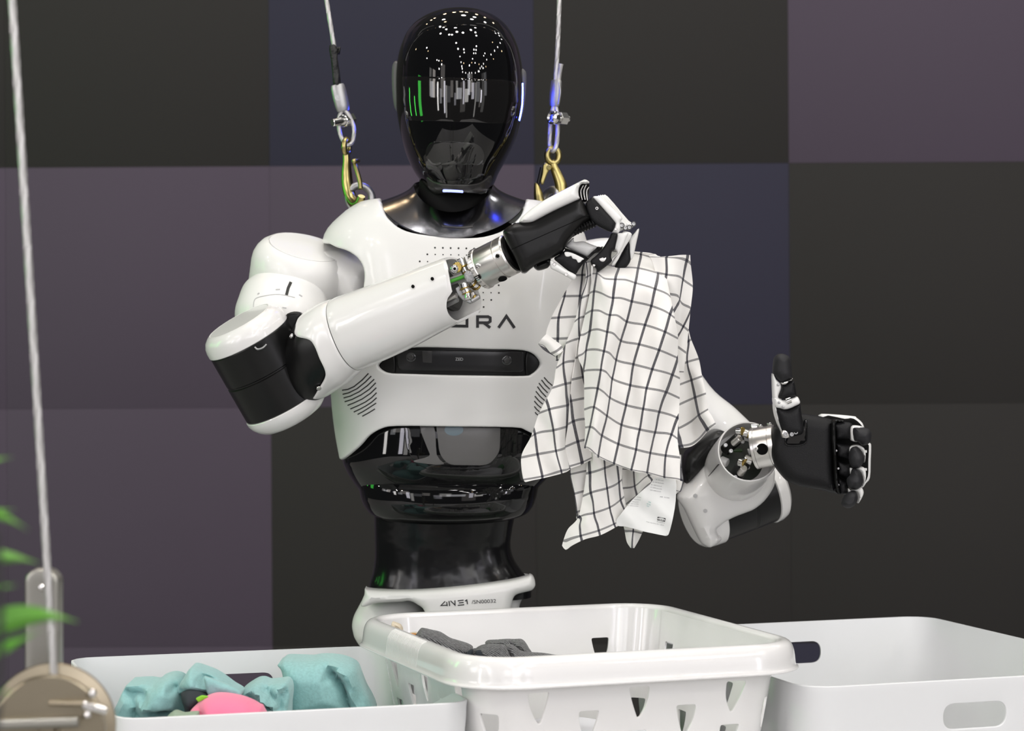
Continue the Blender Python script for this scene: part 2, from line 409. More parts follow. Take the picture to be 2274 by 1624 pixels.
def latheg(C, ax, pr, n=40):
    ax, e, g = frame(ax); V = []; Fc = []
    t = np.linspace(0, 2*math.pi, n, endpoint=False)
    for h, r in pr:
        V.append(np.asarray(C)+ax*h+r*(np.cos(t)[:, None]*e+np.sin(t)[:, None]*g))
    for j in range(len(pr)-1):
        for i in range(n): k = (i+1) % n; Fc.append([j*n+i, j*n+k, (j+1)*n+k, (j+1)*n+i])
    Fc.append(list(range(n))[::-1]); Fc.append([(len(pr)-1)*n+i for i in range(n)])
    return np.concatenate(V), Fc
def lathe(name, C, ax, pr, m, parent=None, n=40, ang=30, label=None):
    V, Fc = latheg(C, ax, pr, n); return mk(name, V, Fc, m, parent, ang, label=label)
def cylg(a, b, r, n=20, bev=0.15):
    a, b = np.asarray(a), np.asarray(b); L = np.linalg.norm(b-a); e = min(r*bev, L*.3)
    return latheg(a, b-a, [(0, r-e), (e, r), (L-e, r), (L, r-e)], n)
def cyl(name, a, b, r, m, parent=None, n=20, bev=0.15, label=None):
    V, Fc = cylg(a, b, r, n, bev); return mk(name, V, Fc, m, parent, 30, label=label)
def tubeg(pts, r, n=12, twist=None, cap=True):
    P = np.asarray(pts, float); R = np.full(len(P), r) if np.isscalar(r) else np.asarray(r, float)
    T = np.gradient(P, axis=0); T /= np.linalg.norm(T, axis=1)[:, None]; _, e, _g = frame(T[0]); V = []; L = 0
    for i in range(len(P)):
        e = unit(e-T[i]*np.dot(e, T[i])); g = np.cross(T[i], e); t = np.linspace(0, 2*math.pi, n, endpoint=False)
        if i: L += np.linalg.norm(P[i]-P[i-1])
        rr = R[i]*(1+0.13*np.cos(6*t-2*math.pi*L/twist)) if twist else R[i]
        V.append(P[i]+(rr*np.cos(t))[:, None]*e+(rr*np.sin(t))[:, None]*g)
    Fc = [[j*n+i, j*n+(i+1) % n, (j+1)*n+(i+1) % n, (j+1)*n+i] for j in range(len(P)-1) for i in range(n)]
    if cap: Fc += [list(range(n))[::-1], [(len(P)-1)*n+i for i in range(n)]]
    return np.concatenate(V), Fc
def tube(name, pts, r, m, parent=None, n=12, twist=None, label=None):
    V, Fc = tubeg(pts, r, n, twist); return mk(name, V, Fc, m, parent, 50, label=label)
def boxg(c, s, bev=0.0, R=None):
    bm = bmesh.new(); bmesh.ops.create_cube(bm, size=1)
    for v in bm.verts: v.co = Vector((v.co.x*s[0], v.co.y*s[1], v.co.z*s[2]))
    if bev: bmesh.ops.bevel(bm, geom=bm.edges[:]+bm.verts[:], offset=bev, segments=2, profile=0.5, affect='EDGES')
    bm.verts.index_update(); V = np.array([tuple(v.co) for v in bm.verts]); Fc = [[v.index for v in f.verts] for f in bm.faces]; bm.free()
    if R is not None: V = V@np.asarray(R).T
    return V+np.asarray(c), Fc
def box(name, c, s, m, parent=None, bev=0.0, R=None, label=None):
    V, Fc = boxg(c, s, bev, R); return mk(name, V, Fc, m, parent, 35, label=label)
def sphg(c, r, n=20):
    k = 10; pr = [(-r*math.cos(math.pi*i/k), max(1e-5, r*math.sin(math.pi*i/k))) for i in range(k+1)]
    return latheg(c, (0, 0, 1), pr, n)
def screw(c, ax, r, parent, m=None, label=None):
    """socket-head screw: domed rim and a recessed socket"""
    return lathe('screw', c, ax, [(-r*.6, r*.9), (0.0, r), (r*.25, r*.9), (r*.3, r*.55), (r*.05, r*.48), (r*.05, 1e-5)], m or MCHR, parent, 16, 30, label)
# ================================================================== SETTING
MPD = mat('panel_charcoal', (0.0185, 0.0170, 0.0158), 0.75, spec=0.25, bump=('noise', 500, 0.15, 0.001))
MPN = mat('panel_navy', (0.0218, 0.0208, 0.0372), 0.75, spec=0.25, bump=('noise', 500, 0.15, 0.001))
MPP = mat('panel_purple', (0.0605, 0.0465, 0.0665), 0.75, spec=0.25, bump=('noise', 500, 0.15, 0.001))
WY = 1.5
wall = link('wall_back', None, None, np.array([0, WY, 0.0])); wall['kind'] = 'structure'
colx = [-1730, -1152, -575, 14, 601, 1189, 1754, 2334, 2915, 3500]
rowy = [-1225, -695, -164, 366, 902, 1432, 1962, 2217]
def wcol(r, c):
    # columns 0..8, rows 0..6 (row 2 = top visible row)
    vis = {2: {2: 'd', 3: 'd', 4: 'n', 5: 'd', 6: 'p', 7: 'p'}, 3: {2: 'p', 3: 'p', 4: 'p', 5: 'n', 6: 'd', 7: 'd'},
           4: {2: 'p', 3: 'p', 4: 'd', 5: 'd', 6: 'd', 7: 'd'}, 5: {2: 'p', 3: 'p', 4: 'd', 5: 'd', 6: 'n', 7: 'n'}}
    return vis.get(r, {}).get(c, 'dnp'[(r*2+c) % 3])
roll = math.radians(0.35); R_ = np.array([[math.cos(roll), 0, -math.sin(roll)], [0, 1, 0], [math.sin(roll), 0, math.cos(roll)]])
for r in range(len(rowy)-1):
    for c in range(len(colx)-1):
        a = W(colx[c], rowy[r], WY); b = W(colx[c+1], rowy[r+1], WY); ctr = (a+b)/2; sz = np.abs(b-a)
        if r == 6: ctr[2] += 0.0
        V, Fc = boxg((0, 0, 0), (sz[0]-0.0003, 0.03, sz[2]-0.0003), 0.0003)
        p0 = ctr-np.array([0, 0, 1.35]); V = (V+p0)@R_.T+np.array([0, 0.015, 1.35])
        V[:, 2] = np.maximum(V[:, 2], 0.002)
        mk('panel', V, Fc, {'d': MPD, 'n': MPN, 'p': MPP}[wcol(r, c)], wall, 35)
V, Fc = boxg((0.2, WY+0.06, 1.6), (5.6, 0.06, 3.2)); mk('backing_board', V, Fc, MDK, wall)
V, Fc = boxg((0, -2.0, -0.025), (9, 8.0, 0.05)); fl = mk('floor', V, Fc, MFLR); fl['kind'] = 'structure'
# ================================================================== TABLE
TZ = 0.70
tb = thing('folding_table', (0.09, -0.42, 0), 'long plain table under the three white laundry containers', 'table')
ty = math.radians(19.5); TR = np.array([[math.cos(ty), -math.sin(ty), 0], [math.sin(ty), math.cos(ty), 0], [0, 0, 1]])
tc_ = np.array([0.09, -0.42, 0])
box('table_top', tc_+[0, 0, TZ-0.0125], (1.62, 0.64, 0.025), MTAB, tb, 0.004, TR)
for sx in (-1, 1):
    for sy in (-1, 1):
        p = tc_+TR@np.array([sx*0.74, sy*0.27, 0]); cyl('leg', p, p+[0, 0, TZ-0.026], 0.016, MPST, tb)

# ================================================================== BINS
def perim(Wd, Dp, rc):
    """rounded rectangle by arc length from the front centre going +x; returns function s->(x,y,nx,ny), length"""
    w, d = Wd/2-rc, Dp/2-rc; segs = [('l', (0, -Dp/2), (w, -Dp/2)), ('a', (w, -d), -90), ('l', (Wd/2, -d), (Wd/2, d)), ('a', (w, d), 0),
                                     ('l', (w, Dp/2), (-w, Dp/2)), ('a', (-w, d), 90), ('l', (-Wd/2, d), (-Wd/2, -d)), ('a', (-w, -d), 180), ('l', (-w, -Dp/2), (0, -Dp/2))]
    pts = []
    for g in segs:
        if g[0] == 'l':
            for t in np.linspace(0, 1, 24, endpoint=False): pts.append((g[1][0]+(g[2][0]-g[1][0])*t, g[1][1]+(g[2][1]-g[1][1])*t))
        else:
            for t in np.linspace(0, 1, 14, endpoint=False):
                an = math.radians(g[2]+90*t); pts.append((g[1][0]+rc*math.cos(an), g[1][1]+rc*math.sin(an)))
    pts.append((0, -Dp/2)); P = np.array(pts); L = np.concatenate([[0], np.cumsum(np.linalg.norm(np.diff(P, axis=0), axis=1))])
    def f(s): return np.stack([np.interp(s, L, P[:, 0]), np.interp(s, L, P[:, 1])], -1)
    return f, L[-1]
def container(FLx, FLd, yaw, Wd, Dp, z0, z1, taper, rc):
    """wall surface of an open container; FL = front-left rim corner"""
    cy, sy = math.cos(yaw), math.sin(yaw); ex = np.array([cy, sy, 0]); ey = np.array([-sy, cy, 0])
    C = np.array([FLx, FLd+CAMY, 0])+ex*Wd/2+ey*Dp/2; f2, L = perim(Wd, Dp, rc)
    def f(u, v):
        u = np.asarray(u, float); v = np.asarray(v, float); q = f2(np.mod(u, L)); t = 1-(v-z0)/(z1-z0)*1.0
        kx = 1-2*taper*t/Wd; ky = 1-2*taper*t/Dp
        return C+(q[..., 0]*kx)[..., None]*ex+(q[..., 1]*ky)[..., None]*ey+v[..., None]*np.array([0, 0, 1.0])+0*u[..., None]
    p = PS(f, 0, L, z0, z1); p.L = L; p.C = C; p.ex = ex; p.ey = ey; p.Wd = Wd; p.Dp = Dp
    p.mid = {'front': 0.0, 'right': Wd/2+Dp/2-(2-math.pi/2)*rc, 'back': L/2, 'left': L-(Wd/2+Dp/2-(2-math.pi/2)*rc)}
    return p
def stadium(cx, cz, w, h): return rounded([(cx-w/2, cz-h/2), (cx+w/2, cz-h/2), (cx+w/2, cz+h/2), (cx-w/2, cz+h/2)], h*0.49, 8)
def floorplate(p, z, name, m, parent, th=0.004):
    s = np.linspace(0, p.L, 80, endpoint=False); A = p.f(s, np.full(80, z)); B = A+[0, 0, th]
    mk(name, np.concatenate([A, B]), [list(range(80))[::-1], [80+i for i in range(80)]]+[[i, (i+1) % 80, 80+(i+1) % 80, 80+i] for i in range(80)], m, parent)
RZ = 0.953
def storage_bin(FLx, FLd, yaw, Wd, Dp, label, offs):
    p = container(FLx, FLd, yaw, Wd, Dp, TZ+0.001, RZ, 0.014, 0.030 if Wd < 0.42 else 0.040)
    t = thing('storage_bin', (p.C[0], p.C[1], TZ), label, 'bin', 'open white storage bins on the table')
    hz = RZ-0.043; # the unrolled wall starts in the left wall
    s0 = p.mid['left']-0.16; dom = np.array([(s0, p.r[2]), (s0+p.L/2, p.r[2]), (s0+p.L, p.r[2]), (s0+p.L, RZ), (s0+p.L/2, RZ), (s0, RZ)])
    mids = [m_ if m_ > s0+0.05 else m_+p.L for m_ in (p.mid['front'], p.mid['right'], p.mid['back'], p.mid['left'])]
    holes = [stadium(m_+o_, hz+h_, 0.084, 0.030) for m_, (o_, h_) in zip(mids, offs) if o_ is not None]
    q = PS(p.f, s0, s0+p.L, p.r[2], p.r[3]); p.N(np.array([[0.1, 0.8]])); q.sg = p.sg
    V, Fc = q.patchg(dom, holes, 0.0032, 0.0012, 0, 0.014, (1, 1)); mk('wall', V, Fc, MBIN, t, 40)
    floorplate(p, TZ+0.002, 'bottom', MBIN, t)
    return p, t
YB = math.radians(19)
binL, tL = storage_bin(-0.412, 2.338, math.radians(17), 0.3875, 0.471, 'white open bin holding the teal and pink clothes, left of the basket', [(0, 0), (0, 0), (-0.022, 0), (0, 0)])
binR, tR = storage_bin(0.331, 2.548, YB, 0.462, 0.545, 'empty white open bin on the right with stadium shaped hand holes', [(-0.010, 0), (None, 0), (-0.021, 0), (0, 0)])
binR.patch('hand_recess', stadium(binR.mid['right']-0.02, RZ-0.043, 0.084, 0.030), MBIN, tR, uvdom=True, thick=0.001, r=0.0004, off=-0.0032, step=0.01, sc=(1, 1))

# ------------------------------------------------------------------ laundry basket with flanged rim
BZ = 1.003; YK = math.radians(20.5)
bk = thing('laundry_basket', (0.12, -0.42, TZ), 'white plastic laundry basket with shield shaped holes and a wide rim, between two bins', 'basket')
pb = container(-0.038, 2.424, YK, 0.384, 0.405, TZ+0.001, BZ, 0.045, 0.055)
pb.N(np.array([[0.1, 0.8]]))
def shield(cx, cz, w, h, flip=1):
    k = flip; P = [(-0.5, 0.5), (0.5, 0.5), (0.48, 0.1), (0.34, -0.2), (0.10, -0.5), (-0.02, -0.5), (-0.2, -0.2), (-0.38, 0.15)]
    return rounded([(cx+k*x*w, cz+z*h) for x, z in P], [0.003, 0.003, .006, .006, .002, .002, .006, .006], 3)
n_ = 12; pitch = pb.L/n_; s1 = 0.002+4.25*pitch; hl = []
for zz, ph in [(BZ-0.058, 0.0), (BZ-0.082, 0.5), (BZ-0.108, 0.0), (BZ-0.134, 0.5), (BZ-0.20, 0.0), (BZ-0.224, 0.5)]:
    for i in range(n_):
        s_ = 0.002+(i+ph)*pitch
        while s_ < s1: s_ += pb.L
        while s_ > s1+pb.L: s_ -= pb.L
        hl.append(shield(s_, zz, 0.0255, 0.035, -1 if (i % 2) else 1))
qb = PS(pb.f, s1-0.05, s1+pb.L+0.05, pb.r[2], pb.r[3]); qb.sg = pb.sg
dom = np.array([(s1, pb.r[2]), (s1+pb.L/2, pb.r[2]), (s1+pb.L, pb.r[2]), (s1+pb.L, BZ-0.004), (s1+pb.L/2, BZ-0.004), (s1, BZ-0.004)])
V, Fc = qb.patchg(dom, hl, 0.003, 0.0008, 0, 0.014, (1, 1)); mk('wall', V, Fc, MBSK, bk, 40)
floorplate(pb, TZ+0.002, 'bottom', MBSK, bk)
# rim: rolled flange swept round the perimeter; profile (outward, up)
fl_pr = smooth([(-0.003, -0.012), (-0.003, -0.004), (0.0, 0.0), (0.006, 0.0015), (0.013, -0.001), (0.017, -0.007), (0.019, -0.015), (0.0205, -0.027), (0.0235, -0.0295), (0.0225, -0.0315), (0.0190, -0.030), (0.0165, -0.017), (0.013, -0.008), (0.006, -0.003), (0.0012, -0.006), (0.0, -0.013)], 3)
NS = 160; ss = np.linspace(0, pb.L, NS, endpoint=False); P0 = pb.f(ss, np.full(NS, BZ)); T_ = np.roll(P0, -1, 0)-np.roll(P0, 1, 0); T_ /= np.linalg.norm(T_, axis=1)[:, None]
O_ = np.stack([T_[:, 1], -T_[:, 0], 0*T_[:, 0]], 1)
V = np.concatenate([P0+O_*a+np.array([0, 0, b]) for a, b in fl_pr]); k = len(fl_pr)
Fc = [[j*NS+i, j*NS+(i+1) % NS, ((j+1) % k)*NS+(i+1) % NS, ((j+1) % k)*NS+i] for j in range(k) for i in range(NS)]
mk('rim', V, Fc, MBSK, bk, 50)
# grip ribs on the left side of the rim
A = Acc(); sl = pb.mid['left']
for i in range(24):
    s_ = sl+0.055-i*0.0050; p_ = pb.f(np.array([s_]), np.array([BZ]))[0]; t_ = unit(pb.f(np.array([s_+0.002]), np.array([BZ]))[0]-pb.f(np.array([s_-0.002]), np.array([BZ]))[0]); o_ = np.array([t_[1], -t_[0], 0])
    for (a, b), (a2, b2) in zip([(0.008, 0.0016), (0.0137, -0.001), (0.0178, -0.008)], [(0.0137, -0.001), (0.0178, -0.008), (0.0205, -0.030)]):
        q0 = p_+o_*a+np.array([0, 0, b]); q1 = p_+o_*a2+np.array([0, 0, b2]); A.add(*tubeg([q0, (q0+q1)/2, q1], 0.0007, 6))
o = A.mk('grip_ribs', MGRP, bk); o['kind'] = 'stuff'
# ================================================================== THE ROBOT
rb = thing('humanoid_robot', (-0.08, 0.02, 0), 'white and black humanoid robot folding a checked kitchen towel behind the bins', 'robot')
# ------------------------------------------------------------------ torso
torso = body([(430, 860, 1160, .060, .075), (450, 800, 1215, .085, .085), (480, 757, 1262, .100, .095), (510, 728, 1292, .110, .10), (545, 716, 1304, .117, .10),
              (600, 722, 1300, .123, .10), (680, 733, 1290, .126, .10), (760, 736, 1288, .124, .10), (830, 735, 1289, .120, .10), (900, 738, 1287, .116, .10),
              (960, 745, 1278, .113, .10), (1020, 756, 1266, .110, .098), (1050, 762, 1260, .106, .096)], 2.7)
left_arm = [(728, 540), (745, 549), (768, 556), (790, 570), (803, 588), (808, 612), (803, 650), (788, 690), (765, 740), (748, 800), (736, 866)]
neck_line = smooth([(845, 438), (853, 470), (868, 490), (892, 508), (930, 519), (1000, 527), (1060, 527), (1098, 519), (1122, 508), (1146, 490), (1161, 470), (1169, 440)], 3)
lo = smooth([(756, 1022), (772, 1011), (797, 990), (818, 968), (845, 953), (880, 947), (1000, 948), (1140, 950), (1170, 957), (1200, 974), (1232, 1004), (1256, 1018), (1266, 1022)], 3)
ruv = torso.inv(np.concatenate([neck_line, ]))
sideR = torso.inv([(1212, 452)]); W_ = 2.05     # how far the shell wraps round the flanks (rad)
la = torso.inv(smooth(left_arm, 3)); lom = torso.inv(lo)
ra = la.copy()[::-1]; ra[:, 0] = np.clip(-ra[:, 0], 1.9, 2.0)+0.0
zt = lambda py: CAMZ-(py-HY)*(-CAMY)/F
tl = np.array([(-1.75, zt(455)), (-2.0, zt(480)), (-2.05, zt(530))])
# outline: neck line left->right, right shoulder, right armhole, flank, bottom right->left, flank, left armhole, left shoulder
ol = np.concatenate([ruv, [(1.75, zt(455)), (2.0, zt(480)), (2.05, zt(530)), (1.75, zt(538))], ra[::-1], [(2.05, zt(880)), (2.05, zt(1020))], lom[::-1], [(-2.05, zt(1020)), (-2.05, zt(880))], la[::-1], [(-1.75, zt(538)), (-2.05, zt(530)), (-2.0, zt(480)), (-1.75, zt(455))]])
cam_slot = smooth([(838, 813), (850, 800), (868, 788), (890, 778), (925, 772), (1000, 773), (1080, 776), (1140, 777), (1170, 780), (1190, 789), (1202, 806), (1196, 820), (1183, 831), (1165, 836), (1080, 835), (1000, 834), (900, 831), (868, 830), (850, 825)], 3, True)
tors = torso.patch('torso_shell', ol, MW, rb, [torso.inv(cam_slot)], uvdom=True, thick=0.006, r=0.003, step=0.010)
# dark body inside the shell
core = body([(476, 930, 1085, .045, .06), (496, 890, 1130, .075, .07), (520, 872, 1190, .085, .08), (620, 872, 1230, .085, .085), (720, 860, 1250, .10, .09), (800, 790, 1250, .10, .09), (900, 775, 1250, .10, .09), (1050, 790, 1230, .085, .085)], 2.5)
core.mesh('torso_core', MDK, rb, 56, 24)
# back shell
V, Fc = torso.patchg(np.array([(2.12, zt(1015)), (2.12, zt(560)), (2.12, zt(455)), (math.pi, zt(440)), (2*math.pi-2.12, zt(455)), (2*math.pi-2.12, zt(560)), (2*math.pi-2.12, zt(1015)), (math.pi, zt(1030))]), [], 0.005, 0.002, 0, 0.015)
mk('back_shell', V, Fc, MW, rb, 40)
# vents
def vc(L): return [(720+x/4.373, 740+y/4.373) for x, y in L]
vl = [[(175, 555), (230, 547), (290, 520), (370, 455), (430, 392)], [(180, 595), (240, 580), (320, 540), (400, 475), (457, 418)], [(190, 630), (255, 612), (340, 570), (420, 510), (486, 448)],
      [(200, 667), (270, 645), (360, 600), (440, 545), (501, 483)], [(228, 702), (290, 678), (370, 640), (450, 585), (506, 531)], [(255, 737), (330, 705), (400, 670), (460, 628), (509, 579)],
      [(288, 767), (350, 738), (405, 708), (460, 672), (509, 628)], [(325, 790), (375, 764), (425, 733), (505, 680)], [(370, 808), (430, 776), (493, 737)]]
for L in vl: torso.strokes('vent_slot', [vc(L)], 2.6, MSLOT, tors, 0.0004)
vr = [[(2215, 510), (2135, 430)], [(2190, 545), (2110, 455)], [(2170, 580), (2085, 485)], [(2155, 620), (2070, 520)], [(2140, 655), (2055, 565)], [(2122, 690), (2045, 612)], [(2108, 728), (2040, 660)], [(2092, 765), (2040, 712)], [(2078, 797), (2048, 768)]]
for L in vr:
    L = [L[0], ((L[0][0]+L[1][0])/2-3, (L[0][1]+L[1][1])/2+3), L[1]]; torso.strokes('vent_slot', [vc(L)], 2.3, MSLOT, tors, 0.0004)
# speaker holes
A = Acc(); ctr = []
for k_, (y, hw) in enumerate([(551.5, 3), (566.5, 4), (582.5, 5), (599, 5), (615, 5), (632, 5), (649, 5), (665, 4), (681, 3)]):
    n = 2*hw+(0 if hw % 2 else 0)
    for i in range(-hw, hw+1):
        ctr.append((1020+i*17.4+(k_-4)*0.45, y+i*0.35, 2.1 if (abs(i) == hw or k_ in (0, 8)) else 1.5))
for x, y, r_ in ctr:
    q = torso.inv(ell(x, y, r_, n=10)); P = torso.P(q)+torso.N(q)*0.0003; A.add(np.concatenate([P, P-torso.N(q)*0.001]), [list(range(10)), *[[i, (i+1) % 10, 10+(i+1) % 10, 10+i] for i in range(10)]])
o = A.mk('speaker_hole', MSLOT, tors); o['kind'] = 'stuff'
# chest lettering
torso.strokes('chest_lettering', [[(880, 727), (880, 701), (910, 727), (910, 701)], [(950, 701), (927, 701), (927, 727), (950, 727)], [(929, 714), (948, 714)], [(969, 700.5), (969, 719), (972, 723.5), (1000+32, 724.5), (1037, 724.5), (1037, 701)],
              [(1060.5, 728), (1060.5, 703.5), (1084, 703.5), (1088.5, 706), (1088.5, 714), (1084, 717), (1060.5, 717)], [(1074, 717), (1088.5, 728)], [(1107, 728), (1124.5, 702.5), (1142.5, 728.5)]], 6.3, MPRT, tors)
# camera bar in the slot
barps = body([(760, 760, 1270, .1165, .05), (800, 760, 1270, .1155, .05), (850, 760, 1270, .1140, .05)], 2.7)
cb = barps.patch('camera_bar', smooth([(833, 813), (845, 795), (885, 768), (925, 766), (1140, 771), (1190, 783), (1208, 806), (1186, 838), (1165, 842), (900, 837), (868, 836), (845, 829)], 3, True), MBS, rb, thick=0.012, r=0.002, step=0.012)
barps.patch('camera_module', rounded([(880, 776), (1163, 780), (1163, 827), (884, 823)], [12, 6, 12, 16]), MCAM, cb, thick=0.006, r=0.0022, off=0.0042, step=0.012)
barps.patch('end_cap', smooth([(1168, 783), (1186, 790), (1199, 806), (1190, 824), (1168, 833)], 4, True), MBS, cb, thick=0.006, r=0.002, off=0.003, step=0.01)
barps.patch('end_cap', smooth([(845, 813), (862, 797), (876, 785), (878, 827), (862, 826)], 4, True), MBS, cb, thick=0.006, r=0.002, off=0.003, step=0.01)
for x, y in ((914, 793), (1124, 800)):
    barps.patch('lens', ell(x, y, 11.5, 11), MLNS, cb, thick=0.003, r=0.0015, off=0.0056, step=0.004)
    barps.patch('lens_core', ell(x, y, 6.5, 6.5), MCHN, cb, thick=0.003, r=0.0012, off=0.0062, step=0.004)
barps.patch('sensor_window', rounded([(938, 778), (960, 779), (960, 806), (940, 805)], 3), MCHN, cb, thick=0.003, r=0.0005, off=0.0047, step=0.004)
barps.text('module_lettering', 'ZED', 1011.5, 800.5, 6.6, MPRW, cb, math.radians(1), 0.0046, w=17)
# eye bolts on the shoulders
def eyebolt(cx, cy, a, b, rot, y, yaw):
    c = W(cx, cy, y); t = np.linspace(0, 2*math.pi, 40); ex = np.array([math.cos(yaw)*math.cos(rot), math.sin(yaw), -math.cos(yaw)*math.sin(rot)]); ez = unit(np.array([math.sin(rot), 0, math.cos(rot)]))
    pts = [c+M(a)*math.cos(q)*ex+M(b)*math.sin(q)*ez for q in t]; V, Fc = tubeg(pts, M(8.6), 14, cap=False); A = Acc(); A.add(V, Fc)
    d = unit(-ez); s_ = c+M(b)*d*0.95; A.add(*latheg(s_-ez*M(0), d, [(0, M(6)), (M(4), M(13)), (M(8), M(16)), (M(14), M(16)), (M(16), M(12))], 24)); return A
eyebolt(800, 440, 27, 28, math.radians(-22), 0.0, math.radians(18)).mk('eye_bolt', MALU, rb, 60)
eyebolt(1221, 446, 24, 26, math.radians(20), 0.0, math.radians(-55)).mk('eye_bolt', MALU, rb, 60)
# ------------------------------------------------------------------ abdomen, waist, pelvis
abd = body([(930, 770, 1250, .098, .09), (960, 766, 1250, .100, .09), (1000, 762, 1246, .100, .09), (1025, 762, 1238, .0975, .088), (1045, 770, 1226, .094, .086), (1065, 782, 1212, .088, .082), (1085, 796, 1194, .078, .078), (1100, 806, 1185, .068, .07)], 2.5)
ab = abd.mesh('abdomen', MBG, rb, 72, 40)
def ac(L): return [(720+x/3.008, 900+y/3.008) for x, y in L]
abd.patch('viewing_window', rounded(ac([(530, 130), (1180, 150), (1215, 160), (1165, 330), (1100, 425), (700, 435), (600, 385), (550, 290)]), 10), MVIS, ab, thick=0.003, r=0.001, off=0.0012, step=0.01)
abd.patch('inner_panel', rounded(ac([(748, 140), (1175, 150), (1172, 310), (1100, 402), (830, 398), (770, 330)]), [2, 2, 14, 24, 16, 20]), MGRY, ab, thick=0.002, r=0.0008, off=0.0020, step=0.01)
abd.patch('inner_bracket', smooth(ac([(640, 140), (735, 145), (752, 330), (800, 395), (640, 385), (600, 370), (700, 340), (690, 290)]), 3, True), MGRY, ab, thick=0.002, r=0.0006, off=0.0018, step=0.01)
abd.patch('sticker', ell(1008, 955, 21, 13), MGRB, ab, thick=0.001, r=0, off=0.0026, step=0.006)
belt = body([(1066, 793, 1197, .086, .08), (1080, 794, 1198, .092, .084), (1100, 798, 1195, .094, .085), (1120, 803, 1190, .093, .084), (1138, 812, 1182, .089, .081), (1150, 824, 1170, .082, .076), (1156, 838, 1152, .072, .07)], 2.5)
def beltbend(ps, k, zc):      # the belt sags at the front: the sides ride higher than the middle
    f0 = ps.f
    def f(u, v):
        q = f0(u, v).copy(); q[..., 2] += k*(np.abs(np.sin(u))**1.6)*np.clip(np.cos(u)+0.6, 0, 1)*0+k*(1-np.cos(u))*0.5*(np.cos(u) > -0.2)+k*0.6*(np.cos(u) <= -0.2); return q
    ps.f = f; ps.c = None; return ps
belt = beltbend(belt, 0.018, 0)
belt.mesh('waist_belt', MBG, rb, 72, 24)
MBG2 = mat('black_stretch_fabric', (0.006, 0.006, 0.0065), 0.18, spec=0.3, bump=('noise', 14, 0.25, 0.012))
wst = body([(1140, 831, 1145, .066, .06), (1180, 832, 1137, .063, .058), (1215, 833, 1134, .061, .056), (1245, 832, 1143, .061, .056), (1270, 828, 1160, .062, .057), (1300, 820, 1180, .065, .06), (1325, 820, 1180, .066, .06)], 2.4)
wst.mesh('waist_sleeve', MBG2, rb, 64, 36)
yp = lambda px, py: -0.050-0.022*(1-((px-1000)/190)**2)
def pc(L): return [(780+x/5.168, 1260+y/5.168) for x, y in L]
pv = puff('pelvis', smooth(pc([(165, 230), (200, 245), (400, 260), (800, 255), (1300, 215), (1800, 150), (2020, 98), (2050, 82), (2090, 110), (2112, 190), (2075, 250), (1990, 275), (1890, 305), (1850, 370), (1830, 500), (1820, 760), (900, 760), (850, 500), (770, 420), (680, 375), (560, 385), (300, 400), (170, 440), (120, 430), (130, 370), (158, 300)]), 3, True), yp, 0.05, 0.012, MW, rb, step=0.009)
plps = PS(lambda u, v: np.stack([(u-CX)*(yp(u, v)-0.025-CAMY)/F, yp(u, v)-0.025+0*u, CAMZ-(v-HY)*(yp(u, v)-0.025-CAMY)/F], -1), 800, 1200, 1270, 1400); plps.sg = 1
if plps.N(np.array([[1000, 1330]]))[0, 1] > 0: plps.sg = -1
plps.strokes('serial_lettering', [pc(L) for L in [[(1078, 392), (1030, 440), (1100, 436)], [(1095, 400), (1102, 447)], [(1122, 388), (1130, 446)], [(1140, 386), (1192, 436), (1190, 380)], [(1222, 386), (1290, 378)], [(1236, 410), (1290, 404)], [(1222, 438), (1296, 430)], [(1306, 388), (1326, 376), (1334, 424)]]], 2.2, MPRT, pv, 0.0008)
plps.text('serial_lettering', '/SN00032', 1047.5, 1341.5, 8.6, MPRT, pv, math.radians(-3), 0.0008, w=54)
hipL = body([(1306, 818, 900, .015, .05), (1330, 806, 930, .025, .05), (1350, 795, 940, .03, .05), (1368, 786, 945, .035, .05), (1392, 782, 950, .038, .05), (1408, 785, 950, .038, .05), (1424, 792, 930, .03, .04), (1436, 800, 920, .02, .03)], 2.3)
hipL.mesh('hip_housing', MW, rb, 40, 24)
hipR = body([(1282, 1120, 1184, .015, .05), (1298, 1090, 1187, .02, .05), (1312, 1080, 1177, .025, .05), (1330, 1075, 1160, .03, .05), (1352, 1070, 1153, .03, .05), (1430, 1065, 1158, .03, .04)], 2.3)
hipR.mesh('hip_housing', MW, rb, 40, 24)
for sx in (-1, 1):
    hx = -0.065+sx*0.075; pts = [(hx, 0.01, 0.96), (hx, 0.0, 0.75), (hx, -0.01, 0.52), (hx, 0.01, 0.46), (hx, 0.03, 0.25), (hx, 0.03, 0.09)]
    V, Fc = tubeg(smooth(pts, 6), np.interp(np.arange(31), [0, 10, 15, 20, 30], [.055, .055, .05, .05, .04]), 24); lg = mk('leg', V, Fc, MBS, rb, 50)
    V, Fc = boxg((hx, -0.02, 0.045), (0.085, 0.24, 0.088), 0.03); mk('foot', V, Fc, MBS, lg, 50)
